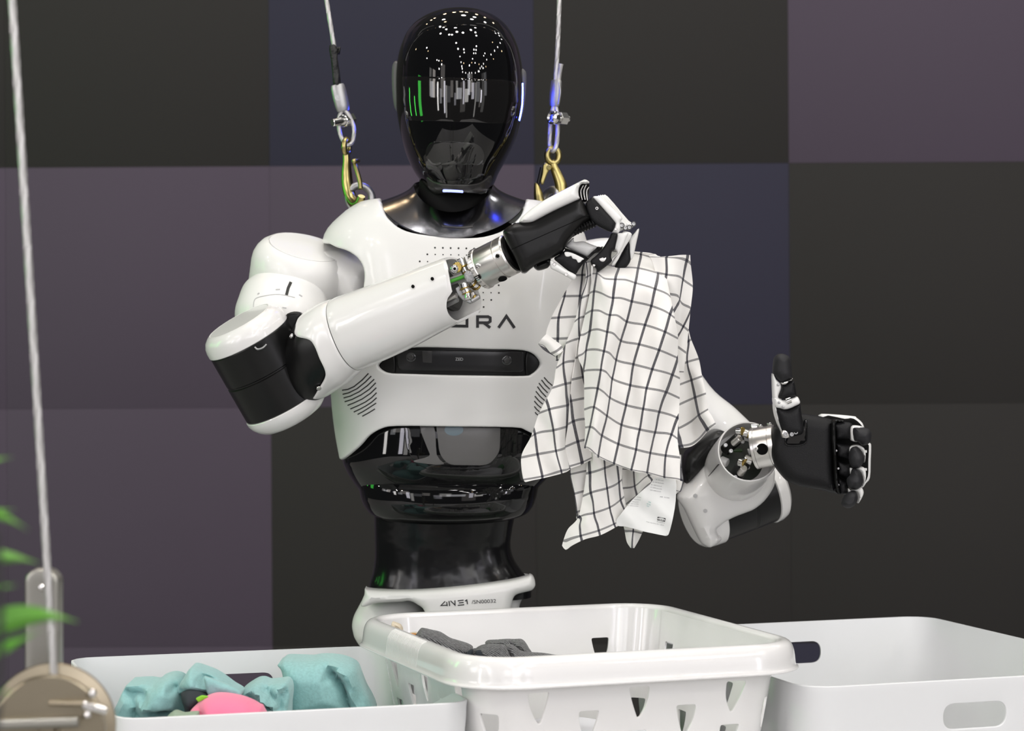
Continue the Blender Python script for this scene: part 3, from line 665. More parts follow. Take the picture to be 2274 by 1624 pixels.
# ------------------------------------------------------------------ neck and collar
lathe('neck', W(1006, 485, 0.005), (0, 0, 1), [(-.03, .052), (0, .051), (.02, .050), (.035, .048), (.055, .046)], MNECK, rb, 48)
def colr(u, v):
    t = v; s_, c_ = np.sin(u), np.cos(u)
    x = (1007+(160*(1-t)+88*t+(-14)*np.sin(math.pi*t)*np.abs(s_))*s_)
    fb = np.clip(c_, 0, 1)**1.3
    py = (1-t)*(446+80*fb-6*np.clip(-c_, 0, 1))+t*(409+62*fb-12*np.clip(-c_, 0, 1))-8*np.sin(math.pi*t)*(1-fb)*0
    y = np.where(c_ > 0, -(.117*(1-t)+.075*t)*np.abs(c_)**.9, (.07*(1-t)+.06*t)*np.abs(c_)) - 0.004*np.sin(math.pi*t)*fb
    d = y-CAMY
    return np.stack([(x-CX)*(3.1)/F, y, CAMZ-(py-HY)*d/F], -1)
colp = PS(colr, -math.pi, math.pi, 0, 1)
us = np.linspace(-math.pi, math.pi, 96, endpoint=False); vs = np.linspace(0, 1, 14); V = np.concatenate([colr(us, np.full(96, v)) for v in vs])
colp.N(np.array([[0, .5]]))
inner = np.concatenate([colr(us, np.full(96, v))-colp.N(np.stack([us, np.full(96, min(max(v, .02), .98))], 1))*0.003 for v in vs]); Fc = []
for j in range(13):
    for i in range(96):
        k = (i+1) % 96; Fc += [[j*96+i, j*96+k, (j+1)*96+k, (j+1)*96+i], [1344+j*96+i, 1344+(j+1)*96+i, 1344+(j+1)*96+k, 1344+j*96+k]]
for j, fl in ((0, 0), (13, 1)):
    for i in range(96): k = (i+1) % 96; Fc.append([j*96+i, j*96+k, 1344+j*96+k, 1344+j*96+i])
cl = mk('collar', np.concatenate([V, inner]), Fc, MCOL, rb, 40)
colp.patch('status_strip', rounded([(981, 499.5), (1050, 501.5), (1050, 505.5), (981, 503.5)], 2, 3), MCHN, cl, thick=0.002, r=0.0006, off=0.0012, step=0.006)
# ------------------------------------------------------------------ head
head = body([(18, 1018, 1024, .002, .002), (21, 998, 1048, .022, .03), (26, 975, 1070, .042, .055), (36, 948, 1096, .062, .08), (50, 925, 1116, .080, .098), (72, 905, 1134, .100, .115), (100, 892, 1148, .115, .128), (140, 882, 1158, .127, .134), (180, 879, 1162, .133, .134),
             (230, 880, 1162, .136, .128), (280, 886, 1153, .134, .115), (320, 895, 1141, .130, .10), (355, 907, 1124, .124, .09), (385, 922, 1107, .116, .078), (410, 940, 1096, .108, .07), (428, 952, 1084, .101, .065), (436, 962, 1074, .095, .06)], 2.15)
hd = head.mesh('head', MBG, rb, 96, 80)
vis = smooth([(1020, 56), (1075, 62), (1115, 82), (1142, 115), (1153, 155), (1153, 200), (1147, 250), (1134, 305), (1112, 352), (1088, 384), (1066, 398), (1020, 401), (980, 400), (958, 394), (942, 376), (920, 330), (904, 275), (896, 220), (893, 170), (898, 130), (916, 95), (950, 68)], 4, True)
head.patch('visor', vis, MVIS, hd, thick=0.003, r=0.0012, off=0.0016, step=0.009)
def hc(L): return [(860+x/5.8, y/5.8) for x, y in L]
head.patch('face_display', hc([(205, 990), (480, 990), (840, 1005), (1200, 1025), (1600, 1050), (1640, 1060), (1620, 1300), (1560, 1590), (1300, 1585), (900, 1570), (480, 1555), (300, 1550), (225, 1300)]), MDSP, hd, thick=0.002, r=0.0003, off=0.0021, step=0.009)
head.patch('mouth_window', rounded([(956, 313), (1064, 318), (1076, 345), (1066, 366), (962, 366), (944, 345)], [22, 22, 16, 10, 8, 16], 5), MMTH, hd, thick=0.002, r=0.0005, off=0.0021, step=0.008)
head.patch('chin_plate', smooth([(948, 393), (962, 402), (985, 408), (1020, 410), (1052, 409), (1072, 402), (1090, 389), (1088, 408), (1080, 422), (1066, 431), (1040, 434), (1000, 434), (974, 430), (956, 420)], 3, True), MCHN, hd, thick=0.003, r=0.0012, off=0.0016, step=0.006)
head.patch('status_light', rounded([(984.5, 418.8), (1028, 421), (1028, 426.5), (984.5, 424.5)], 2.5, 4), MLED, hd, thick=0.0015, r=0.0005, off=0.0022, step=0.005)
for sgn, pts in ((-1, [(884, 140), (876, 143), (872, 158), (872, 195), (876, 235), (884, 252), (896, 250), (900, 200), (896, 150)]), (1, [(1158, 157), (1165, 160), (1169, 172), (1167, 215), (1161, 255), (1152, 270), (1142, 262), (1140, 210), (1148, 165)])):
    puff('ear', smooth(pts, 4, True), 0.012, 0.055, 0.007, MEAR, hd, step=0.005)
    # blue light strip running down behind the edge of the face
    zz = np.linspace(zt(272), zt(190), 12)[::-1]; uu = np.full(12, sgn*(1.36 if sgn > 0 else 1.74)); w_ = np.linspace(0.005, 0.016, 12)*(1 if sgn > 0 else 3); zz = zz[::-1]
    uv = np.concatenate([np.stack([uu-w_, zz[::-1]], 1), np.stack([uu+w_, zz[::-1]], 1)]); P = head.P(uv); N = head.N(uv)
    mk('side_light', np.concatenate([P+N*.0008, P-N*.002]), [[i, i+1, 13+i, 12+i] for i in range(11)]+[[i, 24+i, 25+i, i+1] for i in range(11)]+[[12+i, 13+i, 37+i, 36+i] for i in range(11)]+[[24+i, 36+i, 37+i, 25+i] for i in range(11)]+[[0, 12, 36, 24], [11, 35, 47, 23]], MLEB, hd)
# ================================================================== ARM WITH THE TOWEL (left in the picture)
# shoulder: big drum with a flat disc on top, linked into the armhole
def drum_axis(img_dx, img_dy, tilt):
    """axis direction from a picture direction (dx, dy down) and a tilt towards the camera in degrees"""
    d = unit([img_dx, 0, -img_dy]); t = math.radians(tilt); return unit(d*math.cos(t)+np.array([0, -math.sin(t), 0]))
sh = puff('shoulder', smooth([(690, 560), (745, 556), (785, 563), (830, 575), (850, 610), (845, 650), (820, 690), (780, 700), (748, 676), (722, 648), (690, 636), (640, 622), (600, 612), (585, 590), (620, 562)], 4, True), -0.005, 0.125, 0.045, MW, rb, step=0.008)
axs = drum_axis(0.25, -0.97, 20); Cs = W(679, 549, -0.035)
q = M(1, -0.05)
V, Fc = latheg(Cs, axs, [(-235*q, 98*q), (-230*q, 104*q), (-135*q, 107*q), (-90*q, 110*q), (-52*q, 113*q), (-36*q, 112*q), (-22*q, 107*q), (-10*q, 99*q), (-3*q, 90*q), (0.3*q, 85*q), (-4*q, 84*q), (-4*q, 82.6*q), (0.6*q, 81.8*q), (1.2*q, 70*q), (1.5*q, 1e-5)], 64)
mk('shoulder_drum', V, Fc, MW, sh, 25)
V, Fc = latheg(Cs, axs, [(-238*q, 100*q), (-236*q, 108*q), (-142*q, 109.5*q), (-140*q, 108*q), (-140*q, 100*q)], 64); mk('drum_flange', V, Fc, MW, sh, 25)
YO = -0.02
# upper arm: domed white cylinder coming forward and down
ua = limb([((600, 606), (672, 610), -0.015, .35), ((566, 618), (702, 632), -0.021, .6), ((542, 640), (722, 655), -0.030, .8), ((530, 668), (731, 684), -0.040, .95), ((522, 700), (738, 722), -0.050, 1.0), ((530, 760), (735, 790), -0.050, 1.0), ((560, 840), (720, 860), -0.045, .9)], 2.1)
up_ = ua.mesh('upper_arm', MW, rb, 56, 40)
ua.strokes('cable_slot', [[(646, 627), (640, 640), (636, 656)]], 6.5, MBRS if False else MSLOT, up_, 0.0006)
for L in ([(612, 643.5), (622, 643)], [(664, 654.5), (671, 659)], [(572, 654), (576, 651)], [(627, 683), (636, 684.5)]): ua.strokes('screw_mark', [L], 2.2, MPRW, up_, 0.0006)
ua.strokes('seam', [smooth([(563, 682), (567, 664), (590, 657), (620, 654), (655, 661)], 4)], 1.3, MPRW, up_, 0.0004)
# elbow drum
YO = -0.06
axe = drum_axis(-0.470, -0.883, 13.5); Ce = W(552, 752, -0.118); q = M(1, -0.118)   # centre of the black/white line
el = lathe('elbow', Ce, axe, [(-166*q, 93*q), (-164*q, 95.5*q), (-81*q, 96*q), (-79*q, 93*q), (-76*q, 93*q), (-74*q, 95.5*q), (-2*q, 96*q), (0, 95*q)], MBS, rb, 72, 25)
lathe('elbow_cap', Ce, axe, [(0, 90*q), (0.5*q, 96*q), (2*q, 97.5*q), (14*q, 97.5*q), (24*q, 95.5*q), (34*q, 90*q), (41*q, 82*q), (44.5*q, 76*q), (45*q, 74*q), (43.4*q, 73.2*q), (43.4*q, 72.4*q), (45*q, 71.6*q), (45.4*q, 50*q), (45.4*q, 1e-5)], MWG, el, 72, 25)
lathe('elbow_cap', Ce-axe*166*q, -axe, [(0, 90*q), (0.5*q, 96*q), (2*q, 97.5*q), (10*q, 97*q), (20*q, 93*q), (31*q, 85*q), (40*q, 74*q), (44*q, 62*q), (45*q, 1e-5)], MWG, el, 72, 25)
tube('slot_highlight', smooth([W(566, 771, -.1765), W(572, 776, -.1775), W(583, 773, -.1775), W(592, 765, -.1765)], 4), M(2.2, -.17), MALU, el, 8)  # silvery bar standing in for the highlight along the slot edge
# forearm sleeve as a limb
fa = limb([((636, 770), (690, 890), -.118, .85), ((648, 736), (708, 888), -.123, .9), ((676, 697), (732, 876), -.130, .95), ((706, 677), (765, 855), -.137, 1.0), ((738, 663), (803, 823), -.145, 1.0), ((800, 641), (862, 797), -.158, 1.0), ((860, 619), (922, 769), -.170, 1.0), ((925, 595), (986, 735), -.183, 1.0), ((985, 573.5), (1046, 704), -.196, 1.0), ((1010, 565), (1070, 692), -.201, 1.0)], 2.25)
NA = 96; th = np.linspace(-math.pi, math.pi, NA, endpoint=False)
# ragged ends: station limits as functions of the angle (0 = upper edge, pi/2 = facing the camera)
front_end = fa.inv(smooth([(988, 573), (992, 588), (996, 612), (1001, 640), (1003, 650), (994, 662), (991, 678), (993, 692), (1000, 706), (1012, 716), (1020, 717)], 4))
o_ = np.argsort(front_end[:, 0]); fe = front_end[o_]
fs = smooth([(654, 728), (652, 738), (658, 747), (672, 751), (688, 756), (699, 772), (709, 797), (721, 822), (723, 838), (718, 852), (706, 872), (694, 888)], 4); fstart = fa.inv(fs); o_ = np.argsort(fstart[:, 0]); st_ = fstart[o_]
def vend(t): return np.interp(t, np.concatenate([[-math.pi, -2.2, -1.5, -.6, -.05], fe[:, 0], [math.pi]]), np.concatenate([[8.75, 8.72, 8.6, 8.5, 8.15], fe[:, 1], [8.75]]))
def vsta(t): return np.interp(t, np.concatenate([[-math.pi, -2, -.5], st_[:, 0], [math.pi]]), np.concatenate([[1.4, 1.6, 1.6], st_[:, 1], [1.4]]))
def sleeve(name, va, vb, m, parent, nv, th_=0.0035, off=0.0):
    rows = [];  inn = []
    a, b = va(th), vb(th)
    for k in range(nv):
        v = a+(b-a)*k/(nv-1); uv = np.stack([th, v], 1); P = fa.P(uv); N = fa.N(uv); rr = off-(0.0012 if k in (0, nv-1) else 0)
        rows.append(P+N*rr); inn.append(P+N*(off-th_))
    V = np.concatenate(rows+inn); n = NA*nv; Fc = []
    for k in range(nv-1):
        for i in range(NA):
            j = (i+1) % NA; Fc += [[k*NA+i, k*NA+j, (k+1)*NA+j, (k+1)*NA+i], [n+k*NA+i, n+(k+1)*NA+i, n+(k+1)*NA+j, n+k*NA+j]]
    for k in (0, nv-1):
        for i in range(NA): j = (i+1) % NA; Fc.append([k*NA+i, k*NA+j, n+k*NA+j, n+k*NA+i])
    return mk(name, V, Fc, m, parent, 50)
fo = sleeve('forearm', lambda t: 4.02+0*t, vend, MWG, rb, 30)
sleeve('forearm_cuff', vsta, lambda t: 3.985+0*t, MWG, fo, 16)
fb = limb([((630, 770), (690, 900), -.116, .8), ((645, 745), (705, 890), -.120, .9), ((672, 705), (726, 878), -.126, .95), ((704, 685), (758, 852), -.133, 1.0), ((740, 672), (800, 818), -.143, 1.0)], 2.2)
fb.mesh('elbow_coupling', MBS, fo, 48, 16)
for c in ((651, 748), (707, 859)):
    uv = fb.inv([c]); p = fb.P(uv)[0]; n_ = fb.N(uv)[0]; screw(p+n_*0.003, n_, M(6, -.15), fo)
ha = smooth([(634, 703), (655, 692), (672, 699), (660, 730), (648, 748), (636, 735)], 3, True)
puff('coupling_guard', ha, -0.10, 0.03, 0.005, MBS, fo)
for x, y in ((917, 636), (960, 619)):
    uv = fa.inv(ell(x, y, 6.2, 6.2, n=18)); P = fa.P(uv); N = fa.N(uv); c = P.mean(0); V = np.concatenate([P+N*0.0006, c+(P-c)*0.62-N*0.0006+N*0.0012, c+(P-c)*0.55+N*0.0006]); Fc = [[i, (i+1) % 18, 18+(i+1) % 18, 18+i] for i in range(18)]+[[18+i, 18+(i+1) % 18, 36+(i+1) % 18, 36+i] for i in range(18)]
    hr = mk('screw_hole', V, Fc, MWG, fo); uv = fa.inv(ell(x+.6, y+1, 3.7, 3.9, n=14)); P = fa.P(uv)+fa.N(uv)*0.0011; mk('screw_hole_core', np.concatenate([P, P-fa.N(uv)*0.002]), [list(range(14))]+[[i, (i+1) % 14, 14+(i+1) % 14, 14+i] for i in range(14)], MDK, fo)
# dark end wall inside the sleeve with the actuator rods
uvr = np.stack([th, np.full(NA, 7.6)], 1); P = fa.P(uvr)-fa.N(uvr)*0.004; c = P.mean(0)
# ------------------------------------------------------------------ wrist: silver ring, ball joints, rods
YW = -0.222
axw = unit(W(1143, 560, -0.238)-W(1063, 600, -0.216)); C0 = W(1064, 599.5, -0.218); q = M(1, -.225)
wr = lathe('wrist', C0, axw, [(0, 30*q), (0.5*q, 45.5*q), (2*q, 47*q), (11*q, 47*q), (12.5*q, 46*q), (13*q, 45.3*q), (14*q, 45.6*q), (62*q, 45.6*q), (62.6*q, 44*q), (65.4*q, 44*q), (66*q, 45.8*q), (84*q, 45.8*q), (86*q, 44*q), (92*q, 40*q)], MSIL, rb, 72, 25)
A = Acc()
for k in range(40):
    an = 2*math.pi*k/40; _, e, g = frame(axw); d = math.cos(an)*e+math.sin(an)*g; V, Fc = boxg((0, 0, 0), (1, 1, 1)); R = np.stack([axw, d, np.cross(axw, d)], 1)
    A.add((V*np.array([8*q, 1.6*q, 3.6*q]))@R.T+C0+axw*6.5*q+d*47.2*q, Fc)
o = A.mk('knurled_ring', MCHR, wr); o['kind'] = 'stuff'
def onring(px, py, h):
    """point on the wrist cylinder under a pixel"""
    _, e, g = frame(axw); best = None
    for an in np.linspace(0, 2*math.pi, 180):
        d = math.cos(an)*e+math.sin(an)*g
        if d[1] > 0: continue
        p = C0+axw*h*q+d*45.7*q; b = np.linalg.norm(PJ(p)[0]-[px, py])
        if best is None or b < best[0]: best = (b, p, d)
    return best[1], best[2]
p, d = onring(1072, 587, 22); screw(p, d, M(6, YW), wr)
p, d = onring(1126, 560.5, 74); lathe('lock_screw', p-d*0.001, d, [(0, M(6.5, YW)), (M(2, YW), M(6, YW)), (M(2, YW), M(4.2, YW)), (-0.001, M(4, YW)), (-0.001, 1e-5)], MCHR, wr, 20)
p, d = onring(1126, 560.5, 74); lathe('lock_screw_core', p, d, [(0, M(4, YW)), (0.0009, M(4, YW)), (0.0009, 1e-5)], MDK, wr, 16)
p, d = onring(1068, 611, 8); R = np.stack([axw, d, np.cross(axw, d)], 1); V, Fc = boxg((0, 0, 0), (12*q, 3*q, 10*q)); mk('index_notch', V@R.T+p+d*1.5*q, Fc, MDK, wr)
for k in (-2.4, 2.2): V, Fc = boxg((0, 0, 0), (8*q, 4*q, 3*q), 0.0003); mk('notch_pin', V@R.T+p+d*2.4*q+np.cross(axw, d)*k*q, Fc, MCHR, wr)
p, d = onring(1106, 640, 50); lathe('cable_port', p-d*0.004, d, [(0, 1e-5), (0.0001, M(10, YW)), (0.0052, M(10, YW)), (0.0052, 1e-5)], MDK, wr, 24)
# tiny rating text on the second ring
for i, (x, y, t_, hh) in enumerate([(1112, 524, 'IIIIIIIII', 8), (1117, 533, 'DC 24V', 6)]):
    V, Fc, w_ = textmesh(t_); p, d = onring(x, y, 76); e1 = unit(np.cross(d, axw)); e1 = e1 if e1[2] < 0 else -e1; mk('rating_print', p+d*0.0007+np.outer(V[:, 0]*M(20, YW)/w_, e1)+np.outer(V[:, 1]*M(hh, YW), axw), Fc, MPRG, wr)
wj = mk('wrist_joint', *cylg(W(992, 628, -.205), W(1062, 604, -.215), M(9, YW), 20), MALU, rb)
def J(name, a, b, r, m, ya=-.225, yb=-.225, bev=.15): return cyl(name, W(*a, ya), W(*b, yb), M(r, -.225), m, wj, 24, bev)
J('pivot', (1022, 574), (1029, 592), 11, MCHR); J('bushing', (1027, 590), (1029, 594), 12, MBRS); J('pivot', (1029, 593), (1035, 606), 9, MCHR); J('bushing', (1034, 602), (1036, 606), 10.5, MBRS); J('pivot', (1036, 606), (1040, 618), 9, MCHR)
J('link_plate', (1003, 602), (1030, 588), 8, MALU, -.225, -.222); J('pivot', (1009, 597), (1009.5, 597.5), 9, MCHR, -.240, -.222); J('bushing', (1015, 594), (1016, 595), 11.5, MBRS, -.232, -.222); J('pin', (1009.5, 597), (1009.8, 597.2), 5.5, MSIL, -.244, -.236); J('pin_core', (1009.5, 597), (1009.8, 597.2), 3.2, MDK, -.2452, -.243)
J('green_wire', (993, 628), (1034, 613), 4.2, MGRN, -.228, -.232)
sc_ = W(1043, 614, -.238); V, Fc = sphg((0, 0, 0), M(12, YW)); V = V*np.array([1, 1, 1.1]); V += 0.0007*rng.randn(*V.shape); mk('clear_sleeve', V+sc_, Fc, MCLR, wj, 60)
J('pivot', (1029, 628), (1032, 640), 11, MCHR, -.236, -.236); J('bushing', (1031, 639), (1032, 641.5), 12, MBRS, -.236, -.236); J('pivot', (1033, 641), (1037, 650), 10, MCHR, -.238, -.238); J('bushing', (1036, 649), (1037, 651.5), 11.5, MBRS, -.238, -.238); J('pin', (1039, 652), (1039.5, 664), 7.5, MCHR, -.240, -.242)
J('pivot', (1046, 626), (1064, 638), 11, MCHR, -.226, -.222); J('bushing', (1049, 628), (1052, 630), 12.2, MBRS, -.227, -.226); J('bushing', (1056, 633), (1058, 635), 12.0, MBRS, -.226, -.224)
J('pivot', (1046, 648), (1052, 662), 9, MSIL, -.232, -.230); J('bushing', (1048, 659), (1058, 663), 9, MBRS, -.232, -.230); J('pivot', (1046, 669), (1064, 658), 6, MALU, -.234, -.232)
puff('rocker_arm', rounded([(1010, 640), (1028, 630), (1046, 648), (1048, 668), (1030, 670), (1016, 655)], 5), -.226, .010, .002, MALU, wj)
puff('link_plate', rounded([(1032, 668), (1066, 655), (1066, 664), (1044, 676)], 3), -.230, .008, .002, MALU, wj)
J('actuator_rod', (985, 668), (1014, 655), 6, MSIL, -.215, -.222); J('actuator_rod', (985, 680), (1016, 664), 7, MALU, -.205, -.214)
lathe('gaiter', W(988, 645, -.185), fa.P([[0, 8]])[0]*0+axw, [(0, M(48)), (.004, M(50)), (.008, M(46)), (.009, 1e-5)], MSLOT, wj, 40)

# ------------------------------------------------------------------ hand that holds the towel
YH = -0.245
def hp(L): return [(1080+x/6.317, 390+y/6.317) for x, y in L]
cyl('wrist_plug', C0+axw*80*q, C0+axw*97*q, 43*q, MBS, wr, 40)
hand = puff('hand', hp(smooth([(238, 792), (290, 738), (370, 690), (470, 668), (690, 636), (1000, 478), (1290, 345), (1350, 380), (1400, 470), (1445, 580), (1450, 620), (1350, 700), (1220, 850), (1150, 935), (1105, 1020), (1055, 1085), (960, 1140), (880, 1180), (780, 1220), (690, 1262), (620, 1310), (560, 1362), (520, 1368), (490, 1350), (440, 1250), (380, 1130), (300, 980), (245, 850)], 3, True)), YH, 0.066, 0.013, MBS, rb, step=0.006)
# seam groove on the palm side
puff('palm_seam', hp(rounded([(350, 1030), (1440, 548), (1442, 558), (354, 1042)], 3)), YH-0.0328, 0.0012, 0.0003, MDK, hand)
puff('hand_back_plate', hp(smooth([(462, 668), (470, 640), (500, 595), (580, 525), (650, 470), (800, 368), (1000, 262), (1200, 158), (1340, 86), (1375, 78), (1410, 90), (1435, 118), (1380, 135), (1330, 135), (1298, 175), (1283, 235), (1288, 300), (1300, 340), (1240, 375), (1000, 485), (820, 575), (700, 640), (640, 668), (560, 680), (500, 678)], 3, True)), YH+0.002, 0.073, 0.009, MWH, hand, step=0.006)
kv = puff('knuckle_vent', hp(smooth([(1330, 118), (1385, 105), (1430, 125), (1440, 160), (1432, 250), (1420, 350), (1385, 380), (1330, 345), (1300, 300), (1288, 240), (1300, 170)], 3, True)), YH+0.004, 0.050, 0.008, MBS, hand)
for L in ([(1362, 140), (1330, 200), (1328, 260), (1345, 340)], [(1402, 130), (1372, 200), (1370, 260), (1385, 340)], [(1440, 160), (1412, 210), (1410, 280), (1418, 350)]):
    tube('vent_rib', [W(*p, YH-0.0225) for p in smooth(hp(L), 5)], M(1.2, YH), MSIL, hand, 8)
# ribbed grip below the palm
gp = puff('palm_grip', hp(smooth([(1140, 770), (1300, 690), (1450, 620), (1535, 680), (1540, 705), (1450, 750), (1300, 810), (1190, 865)], 3, True)), YH-0.004, 0.045, 0.012, MBR, hand)
for k in range(9):
    t = k/8; a = hp([(1180+t*300, 740-t*110)])[0]; b = hp([(1215+t*310, 850-t*130)])[0]
    tube('grip_rib', [W(*a, YH-0.024), W((a[0]+b[0])/2, (a[1]+b[1])/2, YH-0.028), W(*b, YH-0.021)], M(1.5, YH), MBR, hand, 8)
puff('palm_heel', hp(smooth([(660, 1270), (700, 1230), (870, 1170), (905, 1190), (890, 1260), (850, 1300), (750, 1330), (700, 1320)], 3, True)), YH+0.002, 0.045, 0.012, MBS, hand)
screw(W(1140, 498.5, YH), (-.45, -.1, .9), M(7, YH), hand)
def hscrew(x, y, yy, r=4.0): p = hp([(x, y)])[0]; return lathe('screw', W(*p, yy), (0, -1, 0), [(-.002, M(r, yy)), (0, M(r, yy)), (.0006, M(r*.8, yy)), (.0006, M(r*.45, yy)), (-.0004, M(r*.4, yy)), (-.0004, 1e-5)], MSIL, hand, 16)
def finger(name, px, y, T, r, m, step=0.004): return puff(name, hp(smooth(px, 3, True)), y, T, r, m, hand, step=step)
# four fingers side by side in depth: proximal links with white backs
prox_b = [(1395, 395), (1430, 345), (1490, 312), (1560, 385), (1680, 520), (1798, 655), (1803, 690), (1785, 745), (1760, 792), (1660, 760), (1540, 695), (1470, 630), (1430, 560), (1400, 470)]
prox_w = [(1492, 305), (1560, 292), (1640, 286), (1712, 312), (1900, 470), (2078, 630), (2095, 675), (2070, 720), (1990, 735), (1935, 760), (1850, 808), (1800, 802), (1768, 788), (1790, 740), (1803, 690), (1798, 655), (1680, 520), (1560, 385)]
finger('finger_side', prox_b, YH-0.020, 0.016, 0.005, MBF)
for i, (dx, dy, yy) in enumerate([(-100, 10, YH-0.0185), (-60, -8, YH-0.001), (-30, -14, YH+0.014), (0, -8, YH+0.029)]):
    w = [(1495+dx*0+i*10, 306-i*4), (1560+i*22, 290), (1610+i*30, 292), (1660+i*18, 330)]
    top = [(1495, 304), (1560+i*20, 292-i), (1600+i*34, 296), (1960+dx+i*12, 600+i*12), (2010+dx+i*28, 700-i*8), (1985+dx+i*30, 755-i*14), (1930+dx+i*34, 790-i*20), (1800+i*60, 795-i*20), (1800+i*30, 670), (1680, 520), (1560, 385)]
    finger('finger_back_plate', top if i else [(1492, 305), (1560, 290), (1605, 300), (1880, 560), (1900, 620), (1875, 650), (1880, 740), (1850, 808), (1800, 802), (1768, 788), (1795, 735), (1806, 690), (1798, 655), (1680, 520), (1560, 385)], yy, 0.0145, 0.0035, MWH)
for (x, y) in ((1550, 460), (1815, 752)): hscrew(x, y, YH-0.0283, 3.8 if x < 1700 else 3.4)
for (x, y, yy) in ((1900, 700, -.018), (1950, 735, -.010), (2005, 728, 0.003), (2066, 680, 0.014)):
    p = hp([(x, y)])[0]; lathe('knuckle_pin', W(*p, YH+yy), (0.1, -1, 0.1), [(-.006, M(3.6)), (0, M(3.6)), (.0007, M(3.2)), (.0007, M(2.0)), (-.0006, M(1.9)), (-.0006, 1e-5)], MALU, hand, 18)
    lathe('knuckle_spring', W(*p, YH+yy+.003), (0, -1, 0), [(-.004, M(5.6)), (0, M(5.6)), (.0006, M(5)), (.0006, 1e-5)], MCHN, hand, 18)
# middle links and tips closing on the towel
finger('finger_link', [(1755, 812), (1830, 815), (1840, 860), (1818, 960), (1800, 1040), (1760, 1070), (1750, 1150), (1762, 1200), (1700, 1260), (1620, 1320), (1560, 1355), (1535, 1300), (1490, 1275), (1462, 1195), (1530, 1130), (1612, 1050), (1680, 950), (1725, 870)], YH-0.020, 0.015, 0.005, MBF)
finger('finger_link_plate', [(1828, 815), (1900, 808), (1968, 800), (1990, 820), (1960, 880), (1930, 960), (1890, 1040), (1840, 1110), (1800, 1150), (1760, 1210), (1740, 1200), (1770, 1150), (1835, 1085), (1800, 1040), (1795, 960), (1815, 880)], YH-0.014, 0.012, 0.003, MWH)
finger('finger_link_plate', [(1900, 805), (1985, 790), (2040, 825), (2010, 900), (1960, 980), (1900, 1080), (1850, 1180), (1790, 1260), (1750, 1240), (1800, 1150), (1870, 1020)], YH-0.002, 0.012, 0.003, MWH)
finger('fingertip', [(1985, 930), (2010, 960), (2015, 1080), (2022, 1190), (1985, 1260), (1930, 1310), (1880, 1335), (1830, 1320), (1795, 1300), (1830, 1210), (1890, 1110), (1945, 1000)], YH+0.008, 0.015, 0.005, MBF)
finger('finger_link_plate', [(2118, 756), (2142, 752), (2130, 830), (2100, 960), (2075, 1080), (2050, 1160), (2020, 1185), (1990, 1140), (1975, 1070), (1985, 980), (2000, 900), (2040, 850), (2085, 800)], YH+0.014, 0.014, 0.004, MWH)
hscrew(1630, 1170, YH-0.0278, 3.5); finger('worn_patch', [(1585, 1170), (1610, 1160), (1640, 1165), (1680, 1150), (1670, 1185), (1640, 1210), (1600, 1200)], YH-0.0277, 0.001, 0.0002, MSIL)
finger('worn_patch', [(1490, 1250), (1530, 1255), (1505, 1285)], YH-0.0277, 0.001, 0.0002, MSIL)
finger('worn_patch', [(1800, 965), (1830, 960), (1842, 1000), (1825, 1025), (1800, 1020)], YH-0.0205, 0.001, 0.0002, MGRP)
# thumb
finger('thumb_link', [(950, 1165), (1010, 1120), (1095, 1055), (1180, 1060), (1300, 1110), (1405, 1165), (1340, 1260), (1290, 1330), (1240, 1390), (1130, 1320), (1030, 1240)], YH-0.012, 0.026, 0.007, MBF)
finger('thumb_plate', [(892, 1215), (905, 1190), (930, 1200), (1000, 1245), (1120, 1325), (1235, 1385), (1260, 1420), (1225, 1465), (1130, 1420), (980, 1340), (905, 1300)], YH-0.016, 0.024, 0.004, MWH)
finger('thumb_back_plate', [(1112, 1005), (1150, 940), (1222, 875), (1232, 935), (1360, 928), (1470, 970), (1565, 1012), (1510, 1070), (1420, 1142), (1330, 1115), (1210, 1060)], YH+0.012, 0.03, 0.006, MWH)
finger('thumb_trim', [(1095, 1060), (1105, 1040), (1130, 1028), (1410, 1150), (1400, 1180), (1350, 1190), (1290, 1165), (1180, 1110), (1110, 1075)], YH-0.008, 0.026, 0.002, MDK)
finger('thumb_trim_plate', [(1100, 1075), (1185, 1080), (1300, 1130), (1370, 1170), (1340, 1190), (1320, 1215), (1285, 1220), (1260, 1180), (1210, 1165), (1190, 1130), (1150, 1140), (1110, 1130)], YH-0.0245, 0.003, 0.001, MWH)
finger('thumb_tip', [(1530, 1030), (1560, 1000), (1610, 1010), (1618, 1045), (1560, 1075), (1480, 1110), (1420, 1150), (1460, 1090)], YH+0.004, 0.026, 0.007, MBF)
hscrew(955, 1245, YH-0.0285, 4.0); hscrew(1120, 1387, YH-0.0285, 4.0)

# ================================================================== EMPTY HAND'S ARM (right in the picture)
YO = 0.0
u2 = limb([((1400, 590), (1300, 640), 0.03, 1), ((1490, 720), (1390, 760), 0.04, 1.0), ((1572, 852), (1480, 900), 0.05, 1.0), ((1634, 908), (1545, 985), .055, 1.0), ((1694, 968), (1600, 1040), .055, 1.0), ((1715, 1000), (1620, 1075), .055, .9)], 2.2)
ur = u2.mesh('upper_arm', MW, rb, 48, 28)
u2.strokes('screw_mark', [[(1608, 938), (1611, 941)]], 3.5, MSIL, ur, 0.0006)
sh2 = limb([((1240, 560), (1235, 680), -.02, .9), ((1300, 535), (1290, 690), -.01, .95), ((1360, 530), (1340, 690), 0, .95), ((1410, 560), (1370, 680), 0, .9)], 2.4); sh2.mesh('shoulder', MW, rb, 48, 20)
def ec(L): return [(1480+x/4.64, 880+y/4.64) for x, y in L]
axd = unit(W(1733, 1078, 0.03)-W(1543, 1150, -0.012)); Cd = W(1543, 1148, 0.01); q = M(1, .01)
